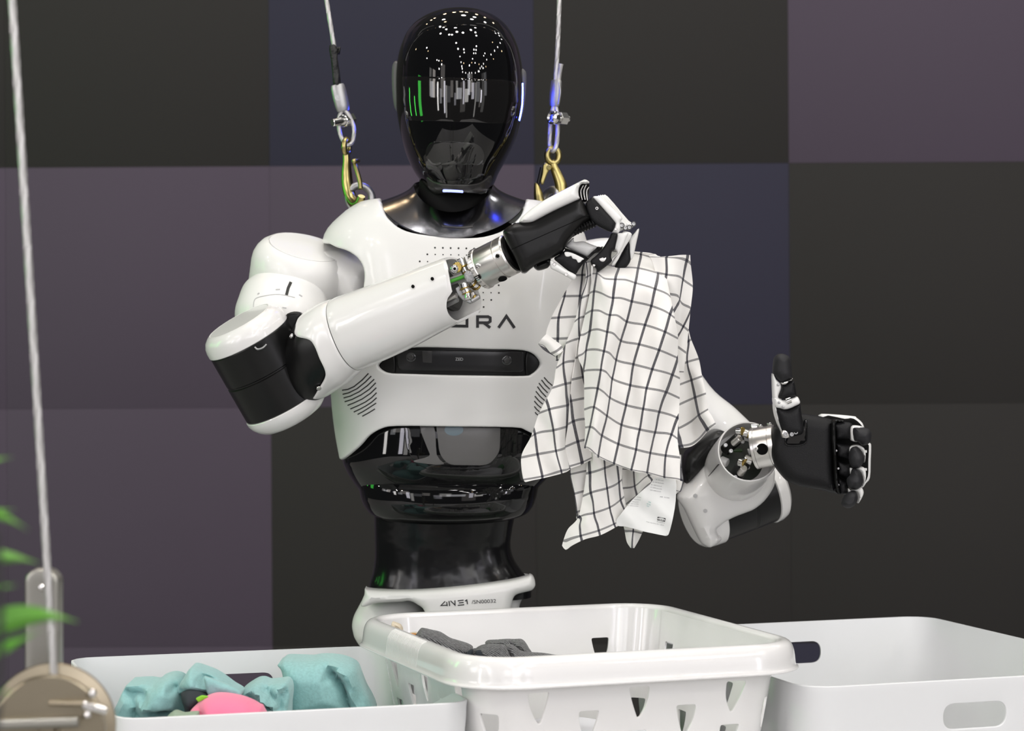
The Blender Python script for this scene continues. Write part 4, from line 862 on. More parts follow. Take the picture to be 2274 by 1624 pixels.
ed = lathe('elbow', Cd, axd, [(44*q, 70*q), (46*q, 74*q), (118*q, 74.5*q), (120*q, 73*q), (123*q, 73*q), (125*q, 74.5*q), (184*q, 74*q), (186*q, 70*q)], MBS, rb, 64, 25)
lathe('elbow_cap', Cd, axd, [(-8*q, 1e-5), (-8*q, 55*q), (-7.5*q, 62*q), (-4*q, 67*q), (4*q, 73*q), (18*q, 76*q), (44*q, 77*q), (46*q, 75*q)], MWG, ed, 64, 25)
lathe('elbow_cap', Cd, axd, [(178*q, 74*q), (180*q, 77*q), (192*q, 76.5*q), (204*q, 72*q), (212*q, 62*q), (215*q, 50*q), (215*q, 1e-5)], MWG, ed, 64, 25)
puff('elbow_coupling', ec(smooth([(190, 600), (240, 545), (300, 480), (400, 400), (505, 343), (600, 366), (620, 420), (520, 560), (400, 700), (300, 800), (195, 892), (170, 830), (158, 760)], 3, True)), -0.025, 0.085, 0.02, MBS, ed, step=0.006)
puff('elbow_shell', ec(smooth([(188, 890), (240, 820), (290, 740), (350, 640), (420, 520), (520, 500), (800, 600), (1080, 720), (1110, 860), (1090, 950), (1000, 1080), (900, 1160), (820, 1195), (700, 1240), (600, 1292), (540, 1340), (515, 1365), (530, 1420), (560, 1450), (545, 1495), (450, 1555), (380, 1530), (340, 1490), (260, 1330), (180, 1160), (110, 1050), (150, 960)], 3, True)), -0.030, 0.075, 0.030, MWG, ed, step=0.006)
f2 = limb([(ec([(395, 600)])[0], ec([(640, 1190)])[0], -.01, 1.0), (ec([(365, 560)])[0], ec([(760, 1195)])[0], -.03, 1.0), (ec([(395, 470)])[0], ec([(900, 1165)])[0], -.055, 1.0), (ec([(450, 420)])[0], ec([(1030, 1080)])[0], -.08, 1.0)], 2.0)
# forearm: a short, strongly foreshortened sleeve whose open end faces the camera
Co = W(1662, 1003, -0.150); axf = unit(Co-W(1628, 1052, -0.035)); Ro = M(69, -.15)
def ring2(h, r): return (h, r*Ro)
V, Fc = latheg(Co, axf, [(-.135, .80*Ro), (-.12, .95*Ro), (-.10, 1.06*Ro), (-.06, 1.05*Ro), (-.02, 1.02*Ro), (-.002, 1.0*Ro), (0, .99*Ro), (0, .95*Ro), (-.002, .935*Ro), (-.05, .93*Ro), (-.052, 1e-5)], 72)
fr = mk('forearm', V, Fc, MWG, rb, 30)
_, e_, g_ = frame(axf)
V, Fc = latheg(Co-axf*.0515, axf, [(0, 1e-5), (0.0002, .92*Ro), (.001, .92*Ro), (.001, 1e-5)], 40); mk('sleeve_floor', V, Fc, mat('dark_green_inside', (0.012, 0.02, 0.012), 0.35), fr)
def K(name, a, b, r, m, ya, yb): return cyl(name, W(*ec([a])[0], ya), W(*ec([b])[0], yb), M(r, -.14), m, fr, 22)
yi = -.128
K('actuator', (600, 560), (760, 420), 13, MBS, yi, yi-.02); K('actuator_rod', (690, 490), (760, 430), 8, MSIL, yi-.02, yi-.03); K('pivot', (725, 360), (775, 360), 8, MCHR, yi-.03, yi-.034); K('bushing', (775, 360), (785, 362), 9, MBRS, yi-.032, yi-.034); K('pivot', (790, 375), (850, 395), 9, MSIL, yi-.03, yi-.03); K('bushing', (835, 390), (850, 395), 10, MBRS, yi-.03, yi-.03); K('pivot', (870, 320), (935, 320), 6, MCHR, yi-.03, yi-.03)
K('actuator', (720, 830), (790, 700), 15, MBS, yi, yi-.03); K('actuator_rod', (760, 800), (800, 740), 8, MSIL, yi-.025, yi-.038); K('pivot', (745, 680), (790, 690), 9, MCHR, yi-.035, yi-.038); K('bushing', (800, 680), (815, 690), 10, MBRS, yi-.035, yi-.036); K('pivot', (800, 640), (880, 670), 11, MCHR, yi-.03, yi-.03); K('link', (840, 580), (900, 560), 8, MALU, yi-.03, yi-.03); K('mount', (560, 660), (630, 690), 10, MW, yi, yi-.005)
for (x, y) in ((610, 505), (665, 565), (785, 470), (840, 735), (710, 835)):
    p = ec([(x, y)])[0]; lathe('screw', W(*p, yi-.024), (0.1, -1, 0.2), [(-.003, M(4.4)), (0, M(4.4)), (.0007, M(3.8)), (.0007, M(2.2)), (-.0004, M(2.1)), (-.0004, 1e-5)], MALU, fr, 14)
K('gear_rim', (580, 560), (780, 560), 4, mat('green_part', (0.05, 0.10, 0.04), 0.4), yi+.0, yi+.0)
f2ps = PS(lambda u, v: Co+axf*np.asarray(v)[..., None]+(np.cos(u)[..., None]*e_+np.sin(u)[..., None]*g_)*(1.035*Ro), -math.pi, math.pi, -.10, -.004)
f2ps.strokes('seam', [ec([(535, 705), (460, 800), (385, 895)])], 1.6, MSLOT, fr, 0.0008); f2ps.strokes('seam_mark', [ec([(365, 905), (400, 1000)])], 1.2, MPRW, fr, 0.0008)
pe = [(295, 1028), (400, 1183)]
for x, y in pe: p = ec([(x, y)])[0]; lathe('screw_hole', W(*p, -.0672), (-.2, -1, 0), [(-.004, M(4.5)), (0.0002, M(4.5)), (.0003, M(3)), (.0003, 1e-5)], MPRW, ed, 14)
# wrist ring of the empty hand
ax2 = unit(W(1722, 989, -.172)-W(1682, 996, -.165)); C2 = W(1679, 996, -.166); q = M(1, -.165)
w2 = lathe('wrist', C2, ax2, [(-6*q, 30*q), (-5.5*q, 44*q), (-4*q, 46*q), (2*q, 46*q), (3*q, 45*q), (34*q, 45*q), (35*q, 44*q), (36.5*q, 44*q), (37*q, 45.5*q), (46*q, 45.5*q), (50*q, 40*q)], MSIL, rb, 64, 25)
p = W(1692, 998, -.197); lathe('cable_port', p, (-.35, -1, 0), [(-.012, M(12)), (0.0, M(12)), (.0004, M(10)), (-.001, M(9.6)), (-.001, 1e-5)], MDK, w2, 24)
lathe('screw', W(1679, 997, -.197), (-.5, -1, 0), [(-.006, M(4)), (0, M(4)), (.0006, M(3)), (.0006, 1e-5)], MSIL, w2, 14)
screw(W(1709, 941, -.168), (0, -.2, 1), M(6, -.16), w2); screw(W(1689, 945, -.168), (0, -.2, 1), M(5, -.16), w2)
# ------------------------------------------------------------------ open hand, palm to the camera
Y2 = -0.185
def tc2(L): return [(1690+x/4.388, 770+y/4.388) for x, y in L]
def piece(name, px, y, T, r, m, parent, sm=3, step=0.0045): return puff(name, smooth(tc2(px), sm, True), y, T, r, m, parent, step=step)
h2 = piece('hand', [(118, 800), (150, 765), (250, 720), (330, 680), (400, 655), (540, 672), (675, 705), (695, 718), (690, 800), (688, 1000), (695, 1250), (735, 1400), (748, 1428), (700, 1425), (560, 1392), (400, 1362), (310, 1335), (250, 1305), (190, 1240), (140, 1170), (100, 1080), (88, 1000), (100, 900)], Y2, 0.052, 0.015, MBR, rb)
piece('hand_back_plate', [(560, 668), (700, 660), (900, 678), (925, 690), (985, 745), (1015, 830), (1052, 930), (1070, 960), (1066, 1100), (1058, 1275), (1020, 1330), (985, 1375), (960, 1340), (900, 1300), (700, 1300), (640, 1100), (600, 800)], Y2+0.022, 0.016, 0.005, MWH, h2)
piece('hand_back_core', [(600, 690), (820, 705), (900, 702), (990, 790), (1030, 935), (1045, 970), (1040, 1120), (1035, 1262), (985, 1340), (900, 1330), (700, 1330), (620, 1000)], Y2+0.010, 0.018, 0.004, MDK, h2)
for y in (1020, 1195): piece('plate_clip', [(1000, y-12), (1030, y-10), (1030, y+14), (1000, y+12)], Y2+0.002, 0.005, 0.001, MWH, h2, 1)
piece('knuckle_bar', [(672, 735), (700, 708), (760, 712), (800, 722), (740, 730), (712, 745), (712, 900), (720, 1100), (735, 1300), (755, 1420), (735, 1424), (700, 1320), (692, 1100), (672, 900)], Y2-0.010, 0.04, 0.004, MBS, h2, 2)
piece('thumb_socket', [(235, 880), (300, 850), (400, 800), (420, 720), (452, 720), (450, 900), (420, 955), (330, 972), (240, 962)], Y2-0.0262, 0.004, 0.0015, MBG, h2)
# thumb, pointing up
piece('thumb_link', [(140, 595), (190, 600), (245, 615), (310, 590), (372, 552), (385, 620), (400, 720), (412, 800), (395, 850), (330, 870), (290, 868), (215, 830), (185, 775), (160, 700)], Y2-0.030, 0.030, 0.010, MBF, h2)
piece('thumb_plate', [(120, 560), (136, 585), (150, 650), (175, 760), (205, 835), (240, 860), (272, 882), (205, 886), (192, 830), (150, 720), (128, 640)], Y2-0.026, 0.028, 0.003, MWH, h2)
piece('thumb_hinge', [(196, 822), (240, 812), (268, 850), (274, 888), (208, 886)], Y2-0.036, 0.012, 0.002, MSIL, h2, 2)
for (x, y) in ((240, 855), (300, 855), (340, 835)): p = tc2([(x, y)])[0]; lathe('hinge_pin', W(*p, Y2-.043), (0, -1, 0), [(-.004, M(4.6)), (0, M(4.6)), (.0006, M(4)), (.0006, M(2.4)), (-.0005, M(2.3)), (-.0005, 1e-5)], MALU, h2, 14)
piece('thumb_joint', [(115, 500), (150, 500), (200, 520), (260, 510), (330, 490), (352, 492), (372, 548), (320, 580), (270, 602), (220, 612), (180, 600), (140, 590), (122, 560)], Y2-0.030, 0.030, 0.006, MWH, h2)
lathe('thumb_roller', W(*tc2([(268, 525)])[0], Y2-.045), unit(W(*tc2([(320, 505)])[0], 0)-W(*tc2([(268, 525)])[0], 0))*1.0, [(-M(5), M(7)), (M(5), M(7))], MCHR, h2, 20)
piece('thumb_link', [(190, 362), (215, 380), (250, 362), (300, 335), (318, 345), (330, 400), (340, 478), (300, 495), (255, 515), (200, 508), (165, 488), (180, 440), (192, 405)], Y2-0.032, 0.028, 0.009, MBF, h2)
piece('thumb_plate', [(110, 262), (140, 320), (185, 362), (192, 400), (178, 440), (162, 492), (200, 512), (150, 560), (122, 540), (112, 420)], Y2-0.026, 0.026, 0.004, MWH, h2)
piece('thumb_hinge', [(180, 350), (215, 378), (255, 352), (300, 318), (298, 305), (250, 325), (200, 345)], Y2-0.030, 0.026, 0.002, MCHR, h2, 2)
piece('thumb_tip', [(112, 250), (116, 170), (126, 110), (155, 78), (192, 68), (235, 75), (270, 98), (288, 140), (296, 220), (300, 300), (260, 325), (205, 352), (165, 330), (135, 295)], Y2-0.032, 0.032, 0.014, MTIP, h2)
for (x, y) in ((168, 372), (140, 505), (176, 545), (215, 588)): p = tc2([(x, y)])[0]; lathe('rivet', W(*p, Y2-.040 if y < 510 else Y2-.0455), (0, -1, 0), [(-.003, M(3)), (0, M(3)), (.0004, 1e-5)], MALU, h2, 12)
# fingers, curled towards the camera
fing = [([(695, 765), (740, 738), (800, 735), (880, 748), (878, 830), (868, 895), (800, 900), (728, 895), (722, 830)], [(898, 800), (950, 792), (1020, 792), (1060, 815), (1074, 860), (1065, 925), (1030, 955), (985, 962), (950, 930), (908, 910)], [(872, 780), (930, 768), (1000, 785), (920, 800), (905, 820), (902, 900), (930, 925), (880, 915), (868, 860)]),
        ([(722, 945), (790, 950), (870, 962), (868, 1030), (862, 1100), (800, 1085), (742, 1062), (738, 1000)], [(872, 1000), (905, 975), (945, 985), (990, 1050), (1003, 1090), (990, 1140), (955, 1180), (910, 1185), (870, 1150), (855, 1080)], [(858, 985), (900, 962), (955, 960), (1000, 995), (1012, 1060), (1000, 1130), (985, 1050), (940, 985), (900, 978), (872, 1010), (862, 1050)]),
        ([(742, 1120), (800, 1135), (872, 1152), (868, 1220), (860, 1285), (800, 1262), (750, 1240), (748, 1180)], [(885, 1200), (915, 1185), (955, 1215), (985, 1285), (985, 1340), (950, 1385), (895, 1392), (850, 1360), (835, 1295), (870, 1250)], [(862, 1180), (905, 1190), (935, 1180), (985, 1170), (1012, 1210), (1012, 1290), (985, 1360), (985, 1290), (960, 1220), (915, 1195), (880, 1240), (866, 1240)]),
        ([(742, 1280), (790, 1305), (835, 1325), (845, 1380), (838, 1430), (800, 1440), (762, 1432), (748, 1360)], [(840, 1430), (885, 1405), (925, 1412), (942, 1470), (925, 1530), (880, 1568), (825, 1572), (788, 1545), (785, 1505), (810, 1460)], [(845, 1380), (880, 1400), (930, 1378), (972, 1370), (992, 1420), (970, 1480), (938, 1525), (942, 1470), (925, 1412), (885, 1400), (850, 1420)])]
for i, (pr_, tip, pl) in enumerate(fing):
    piece('finger_link', pr_, Y2-0.016, 0.028, 0.009, MBF, h2); piece('finger_plate', pl, Y2-0.024, 0.024, 0.005, MWH, h2); piece('fingertip', tip, Y2-0.038, 0.032, 0.0145, MTIP, h2)
    p = tc2([(pr_[0][0]+12, pr_[0][1]+70)])[0]; lathe('finger_pin', W(*p, Y2-.028), (0, -1, 0), [(-.004, M(2.2)), (0, M(2.2)), (.0003, 1e-5)], MALU, h2, 10)
piece('finger_hinge', [(898, 812), (912, 815), (912, 845), (898, 845)], Y2-0.0375, 0.003, 0.0005, MSIL, h2, 1); piece('finger_hinge', [(898, 865), (912, 868), (912, 890), (898, 888)], Y2-0.0375, 0.003, 0.0005, MSIL, h2, 1)
# ================================================================== CHECKED TOWEL
def towel_mat():
    m = bpy.data.materials.new('checked_towel'); m.use_nodes = True; nt = m.node_tree; b = nt.nodes['Principled BSDF']; b.inputs['Roughness'].default_value = 0.85; b.inputs['Sheen Weight'].default_value = 0.25; b.inputs['Specular IOR Level'].default_value = 0.2
    L = nt.links
    def N(t, **k):
        n = nt.nodes.new(t)
        for a, v in k.items(): setattr(n, a, v)
        return n
    def mth(op, a, b_=None, c=None):
        n = N('ShaderNodeMath', operation=op)
        for i, x in enumerate((a, b_, c)):
            if x is None: continue
            if isinstance(x, (int, float)): n.inputs[i].default_value = x
            else: L.new(x, n.inputs[i])
        return n.outputs[0]
    uv = N('ShaderNodeUVMap', uv_map='UVMap'); s = N('ShaderNodeSeparateXYZ'); L.new(uv.outputs[0], s.inputs[0]); u, v = s.outputs[0], s.outputs[1]
    def stripe(x, hw):
        f = mth('ABSOLUTE', mth('SUBTRACT', mth('FRACT', mth('ADD', x, 0.5)), 0.5)); return mth('LESS_THAN', f, hw)
    su, sv = stripe(u, 0.062), stripe(v, 0.056)
    # twill: warp stripes show dark, weft stripes show as fine diagonal hatching
    hat = mth('LESS_THAN', mth('FRACT', mth('MULTIPLY', mth('ADD', u, mth('MULTIPLY', v, -0.6)), 34.0)), 0.70)
    hat2 = mth('LESS_THAN', mth('FRACT', mth('MULTIPLY', mth('ADD', mth('MULTIPLY', u, 0.8), v), 30.0)), 0.90)
    dk = mth('MAXIMUM', mth('MULTIPLY', su, hat2), mth('MULTIPLY', sv, hat)); both = mth('MULTIPLY', su, sv); dk = mth('MAXIMUM', dk, both)
    nz = N('ShaderNodeTexNoise'); nz.inputs['Scale'].default_value = 90; nz.inputs['Detail'].default_value = 5; tcn = N('ShaderNodeTexCoord'); L.new(tcn.outputs['Object'], nz.inputs['Vector'])
    c0 = N('ShaderNodeMixRGB'); c0.inputs[1].default_value = (0.88, 0.86, 0.82, 1); c0.inputs[2].default_value = (0.93, 0.915, 0.885, 1); L.new(nz.outputs['Fac'], c0.inputs[0])
    mx = N('ShaderNodeMixRGB'); mx.inputs[2].default_value = (0.020, 0.020, 0.032, 1); L.new(dk, mx.inputs[0]); L.new(c0.outputs[0], mx.inputs[1]); L.new(mx.outputs[0], b.inputs['Base Color'])
    wv = mth('SINE', mth('MULTIPLY', mth('ADD', u, v), 330.0)); n2 = N('ShaderNodeTexNoise'); n2.inputs['Scale'].default_value = 55; L.new(tcn.outputs['Object'], n2.inputs['Vector'])
    hgt = mth('ADD', mth('MULTIPLY', wv, 0.12), mth('MULTIPLY', n2.outputs['Fac'], 1.6))
    bp = N('ShaderNodeBump'); bp.inputs['Strength'].default_value = 0.35; bp.inputs['Distance'].default_value = 0.0022; L.new(hgt, bp.inputs['Height']); L.new(bp.outputs[0], b.inputs['Normal'])
    b.inputs['Subsurface Weight'].default_value = 0.0
    return m
MTOW = towel_mat()
def c1(p): return (1140+p[0]/4.943, 540+p[1]/4.943)
def c2(p): return (1140+p[0]/4.274, 860+p[1]/4.274)
TW = Acc()
def sheet(rows, dep, nu=44, nv=None, swap=False, thick=0.0011, rip=1.0, ph=0.0):
    """rows: (v, converter, [(u, point), ...]) ; dep(s, v, u) gives depth y for s in 0..1 across the row"""
    vs = [r[0] for r in rows]; G = []
    for v, cv, L in rows:
        us = np.array([q[0] for q in L], float); P = np.array([cv(q[1]) for q in L], float); t = (us-us[0])/(us[-1]-us[0]); tt = np.linspace(0, 1, nu)
        if len(L) > 2: xy = Cub(us, P)(us[0]+tt*(us[-1]-us[0]))
        else: xy = P[0]+(P[1]-P[0])*tt[:, None]
        G.append(np.concatenate([xy, (us[0]+tt*(us[-1]-us[0]))[:, None]], 1))
    G = np.array(G); nv = nv or (len(rows)-1)*6+1; x = np.arange(len(rows)); q = np.linspace(0, len(rows)-1, nv)
    gg = Cub(x, G.reshape(len(rows), -1))(q).reshape(nv, nu, 3); vv = Cub(x, np.array(vs, float))(q)
    tt = np.linspace(0, 1, nu); V = np.zeros((nv, nu, 3)); UV = np.zeros((nv, nu, 2))
    for j in range(nv):
        for i in range(nu):
            u = gg[j, i, 2]; y = dep(tt[i], vv[j], u)+rip*(0.0016*math.sin(3.1*u+1.3*vv[j]+ph)+0.0011*math.sin(5.3*u-2.2*vv[j]+1+ph)+.0008*math.sin(2.3*vv[j]+4*ph))
            V[j, i] = W(gg[j, i, 0], gg[j, i, 1], y); UV[j, i] = (vv[j], u) if swap else (u, vv[j])
    a = np.gradient(V, axis=1); b = np.gradient(V, axis=0); n = np.cross(a, b); n /= np.linalg.norm(n, axis=2)[..., None]+1e-12
    n[n[..., 1] < 0] *= -1; B = V+n*thick; V1 = V.reshape(-1, 3); V2 = B.reshape(-1, 3); m = nv*nu; Fc = []
    for j in range(nv-1):
        for i in range(nu-1):
            k = j*nu+i; Fc += [[k, k+1, k+nu+1, k+nu], [m+k, m+k+nu, m+k+nu+1, m+k+1]]
    for j in range(nv-1):
        for i in (0, nu-1): k = j*nu+i; Fc.append([k, k+nu, m+k+nu, m+k])
    for i in range(nu-1):
        for j in (0, nv-1): k = j*nu+i; Fc.append([k, k+1, m+k+1, m+k])
    U = UV.reshape(-1, 2); TW.add(np.concatenate([V1, V2]), Fc, np.concatenate([U, U]))
YO = -0.06; YT = -0.248
# --- main front panel
main = [
 (-.2, c1, [(0, (965, 40)), (1, (1185, 70)), (1.62, (1322, 100)), (2, (1405, 106)), (2.5, (1500, 114)), (2.93, (1560, 120))]),
 (0, c1, [(0, (955, 75)), (1, (1180, 95)), (1.62, (1320, 112)), (2, (1400, 125)), (2.5, (1500, 150)), (2.93, (1600, 165))]),
 (1, c1, [(-.15, (880, 215)), (0, (928, 220)), (1, (1160, 262)), (2, (1370, 275)), (3, (1590, 330)), (3.4, (1672, 355))]),
 (2, c1, [(-.3, (868, 335)), (0, (915, 335)), (.5, (1000, 388)), (1, (1120, 398)), (1.4, (1210, 400)), (2, (1340, 437)), (3, (1555, 503)), (3.6, (1700, 567)), (3.75, (1725, 590))]),
 (3, c1, [(-.25, (838, 548)), (0, (885, 530)), (.3, (945, 543)), (1, (1095, 602)), (1.25, (1150, 602)), (2, (1300, 640)), (3, (1515, 690)), (4, (1720, 782)), (4.25, (1772, 822))]),
 (4, c1, [(-.4, (788, 780)), (0, (865, 742)), (.35, (930, 740)), (1, (1060, 790)), (1.25, (1115, 790)), (2, (1245, 862)), (3, (1445, 900)), (4, (1665, 975)), (4.65, (1808, 1048))]),
 (5, c1, [(-.5, (738, 1010)), (-.2, (785, 1000)), (0, (840, 965)), (.3, (900, 948)), (1, (1030, 975)), (1.25, (1080, 985)), (2, (1180, 1072)), (3, (1380, 1112)), (4, (1600, 1175)), (5, (1806, 1262))]),
 (6, c1, [(-.45, (710, 1240)), (-.2, (765, 1215)), (0, (797, 1180)), (.4, (880, 1168)), (1, (995, 1187)), (1.25, (1040, 1200)), (2, (1128, 1283)), (3, (1318, 1332)), (4, (1525, 1385)), (5, (1745, 1447)), (5.35, (1828, 1485))]),
 (7, c2, [(.0, (665, -150)), (.25, (700, -160)), (1, (830, -163)), (1.3, (870, -150)), (2, (938, -80)), (3, (1110, -18)), (4, (1265, 10)), (5, (1450, 48)), (5.6, (1578, 105))]),
 (8, c2, [(.3, (672, 14)), (.6, (730, 8)), (1, (800, 12)), (1.3, (845, 38)), (2, (915, 100)), (3, (1070, 170)), (4, (1232, 207)), (5, (1385, 235)), (6, (1558, 292)), (6.05, (1568, 297))]),
 (9, c2, [(.4, (672, 213)), (1, (765, 190)), (1.3, (805, 212)), (2, (888, 272)), (3, (1026, 358)), (4, (1200, 402)), (5, (1345, 430)), (6, (1500, 450)), (6.35, (1558, 490))]),
 (10, c2, [(.7, (682, 383)), (1, (727, 377)), (2, (840, 460)), (3, (996, 540)), (4, (1165, 592)), (5, (1300, 625)), (6, (1445, 650)), (6.9, (1580, 668))]),
 (11, c2, [(.95, (672, 573)), (1.1, (692, 572)), (2, (806, 655)), (3, (955, 725)), (4, (1120, 785)), (5, (1270, 812)), (6, (1433, 855)), (7, (1597, 882)), (7.03, (1604, 884))]),
 (11.12, c2, [(.95, (676, 582)), (1.1, (696, 582)), (2, (808, 664)), (3, (957, 733)), (4, (1122, 793)), (5, (1272, 820)), (6, (1433, 864)), (7, (1597, 893)), (7.03, (1604, 895))])]
def dmain(s, v, u):
    y = YT-0.030+0.055*max(0, s-0.80)**1.5*2.2+0.10*max(0, 0.16-s)**1.2 - 0.008*math.cos((u-1.15)*2.1)*min(1, v/4)
    y += 0.075*math.exp(-((v)/1.3)**2)                              # drawn back into the fingers
    return y
sheet(main, dmain, 64, 92)
# --- right back panel, top right
R1 = [(-.15, c1, [(.2, (1490, 140)), (.6, (1600, 150)), (1, (1690, 145)), (2, (1915, 130)), (2.1, (1942, 132))]),
 (0, c1, [(.2, (1500, 150)), (1, (1680, 155)), (2, (1903, 192)), (2.2, (1947, 228))]),
 (1, c1, [(.5, (1560, 320)), (1, (1680, 345)), (1.9, (1850, 385)), (2, (1862, 398)), (2.6, (1970, 475))]),
 (2, c1, [(.9, (1600, 520)), (1.4, (1712, 556)), (1.9, (1820, 597)), (2, (1826, 620)), (2.95, (1947, 714))]),
 (3, c1, [(1.8, (1660, 770)), (2.3, (1770, 852)), (3, (1866, 915)), (3.4, (1923, 962))]),
 (4, c1, [(2.6, (1700, 1080)), (3.2, (1790, 1130)), (3.8, (1897, 1205))]), (5, c1, [(3.0, (1720, 1400)), (3.4, (1800, 1420)), (3.7, (1870, 1420))])]
sheet(R1, lambda s, v, u: YT+0.012+0.010*s+0.004*math.sin(u*3), 40)
R2 = [(-.6, c1, [(.2, (1760, 960)), (.9, (1890, 950)), (1.1, (1925, 955))]), (0, c1, [(.2, (1760, 1130)), (.9, (1905, 1087)), (1.15, (1952, 1058))]), (1, c1, [(.1, (1760, 1365)), (.7, (1868, 1322)), (1, (1908, 1306)), (1.75, (2035, 1270))]),
 (2, c1, [(0, (1770, 1575)), (1, (1955, 1505)), (1.6, (2072, 1462))]), (3, c2, [(.1, (1540, 180)), (1, (1725, 98)), (1.55, (1828, 60))]), (4, c2, [(-.1, (1530, 410)), (.35, (1640, 355)), (.5, (1677, 333)), (1, (1760, 265)), (1.5, (1848, 210))]),
 (4.6, c2, [(-.1, (1540, 500)), (.4, (1692, 450)), (.55, (1712, 420)), (1, (1800, 335)), (1.45, (1885, 275))]),
 (5, c2, [(-.05, (1580, 560)), (.42, (1708, 530)), (.6, (1760, 492)), (1, (1840, 402)), (1.4, (1920, 345))]), (5.12, c2, [(-.05, (1590, 580)), (.42, (1715, 548)), (.6, (1770, 500)), (1, (1850, 415)), (1.4, (1926, 355))])]
sheet(R2, lambda s, v, u: YT+0.022+0.012*math.sin(s*5)*min(1, max(v, 0)/3)+.008*s, 40, ph=1.0)
# --- left folds
L2 = [(-1, c1, [(.4, (770, 110)), (1.3, (960, 90))]), (-.5, c1, [(.42, (725, 250)), (1, (768, 245)), (1.4, (860, 225))]), (0, c1, [(.45, (672, 352)), (1, (755, 350)), (1.5, (850, 345))]), (1, c1, [(-.1, (546, 583)), (1, (730, 580)), (1.6, (850, 575))]),
 (2, c1, [(-.4, (416, 824)), (0, (497, 818)), (.8, (675, 808)), (1.5, (820, 800))]), (3, c1, [(-.5, (358, 1052)), (0, (488, 1050)), (.5, (600, 1045)), (1.3, (780, 1040))]), (4, c1, [(-.2, (470, 1295)), (0, (480, 1292)), (.5, (580, 1280)), (1.3, (760, 1280))])]
sheet(L2, lambda s, v, u: YT+0.012+0.008*math.sin(u*2+v), 30, swap=False, ph=2)
L1 = [(-1.0, c1, [(3.9, (790, 210)), (4.6, (860, 200))]), (0, c1, [(3.75, (792, 380)), (4.4, (848, 350))]), (1, c1, [(3.95, (738, 605)), (4.6, (838, 568))]), (2, c1, [(3.72, (672, 862)), (4, (720, 826)), (4.5, (790, 806))]), (3, c1, [(3.1, (580, 1097)), (3.6, (660, 1065)), (4, (732, 1048)), (4.1, (760, 1044))]),
 (4, c1, [(2.6, (478, 1367)), (3, (549, 1318)), (3.9, (700, 1292))]), (5, c1, [(2.4, (428, 1590)), (3, (575, 1545)), (3.5, (668, 1528))]), (6, c2, [(1.5, (243, 247)), (2, (340, 212)), (3, (515, 172)), (3.2, (560, 160))]), (7, c2, [(.8, (172, 468)), (1, (205, 447)), (2, (380, 410)), (3, (507, 375)), (3.25, (545, 362))]),
 (8, c2, [(.2, (78, 667)), (1, (230, 637)), (2, (405, 605)), (3, (503, 572)), (3.3, (550, 548))]), (9, c2, [(.1, (100, 880)), (1, (275, 848)), (2, (455, 795)), (3, (540, 767)), (3.2, (562, 745))]), (9.13, c2, [(.1, (122, 897)), (1, (275, 866)), (2, (460, 820)), (3, (543, 777)), (3.2, (565, 755))])]
sheet(L1, lambda s, v, u: YT-0.008+0.012*s*s-0.006*math.cos(u*2.6+.4), 40, 74, ph=.7)
S2 = [(1, c1, [(2.2, (822, 572)), (2.7, (868, 548))]), (2, c1, [(1.7, (768, 812)), (2.4, (830, 780))]), (3, c1, [(1.85, (715, 1052)), (2, (733, 1045)), (2.5, (800, 1000))]), (4, c1, [(1.75, (685, 1262)), (2, (733, 1242)), (2.4, (810, 1200))]), (5, c1, [(1.35, (648, 1498)), (2, (765, 1470)), (2.25, (810, 1455))]),
 (6, c2, [(.95, (538, 132)), (1.95, (710, 98))]), (7, c2, [(.8, (522, 350)), (1, (570, 325)), (1.8, (720, 298))]), (8, c2, [(.5, (495, 565)), (1, (612, 517)), (1.6, (730, 490))]), (9, c2, [(.45, (535, 752)), (1, (652, 715)), (1.35, (745, 672))]), (9.13, c2, [(.45, (545, 772)), (1, (655, 732)), (1.35, (745, 690))])]
sheet(S2, lambda s, v, u: YT+0.001+0.012*s, 26, 60, ph=1.7)
flap = [(0, c1, [(0, (275, 1108)), (.5, (312, 1050)), (1, (365, 996))]), (1, c1, [(0, (335, 1130)), (.5, (400, 1100)), (1, (450, 1062))]), (2, c1, [(0, (400, 1205)), (.5, (465, 1175)), (1, (530, 1125))]), (3, c1, [(0, (458, 1245)), (.5, (508, 1215)), (1, (548, 1180))])]
fl2 = [(0.40+(r[0]*0.27), r[1], [(0.03+q[0]*.80, q[1]) for q in r[2]]) for r in flap]
sheet(fl2, lambda s, v, u: YT-0.006-0.006*math.sin(s*3.14), 14, 20, rip=.3)
fl3 = [(0.0, c1, [(.95, (272, 1110)), (1.1, (300, 1125))]), (.5, c1, [(.95, (340, 1180)), (1.1, (375, 1150))]), (1.0, c1, [(.95, (455, 1246)), (1.1, (480, 1225))])]
sheet(fl3, lambda s, v, u: YT-0.004, 6, 16, rip=0)
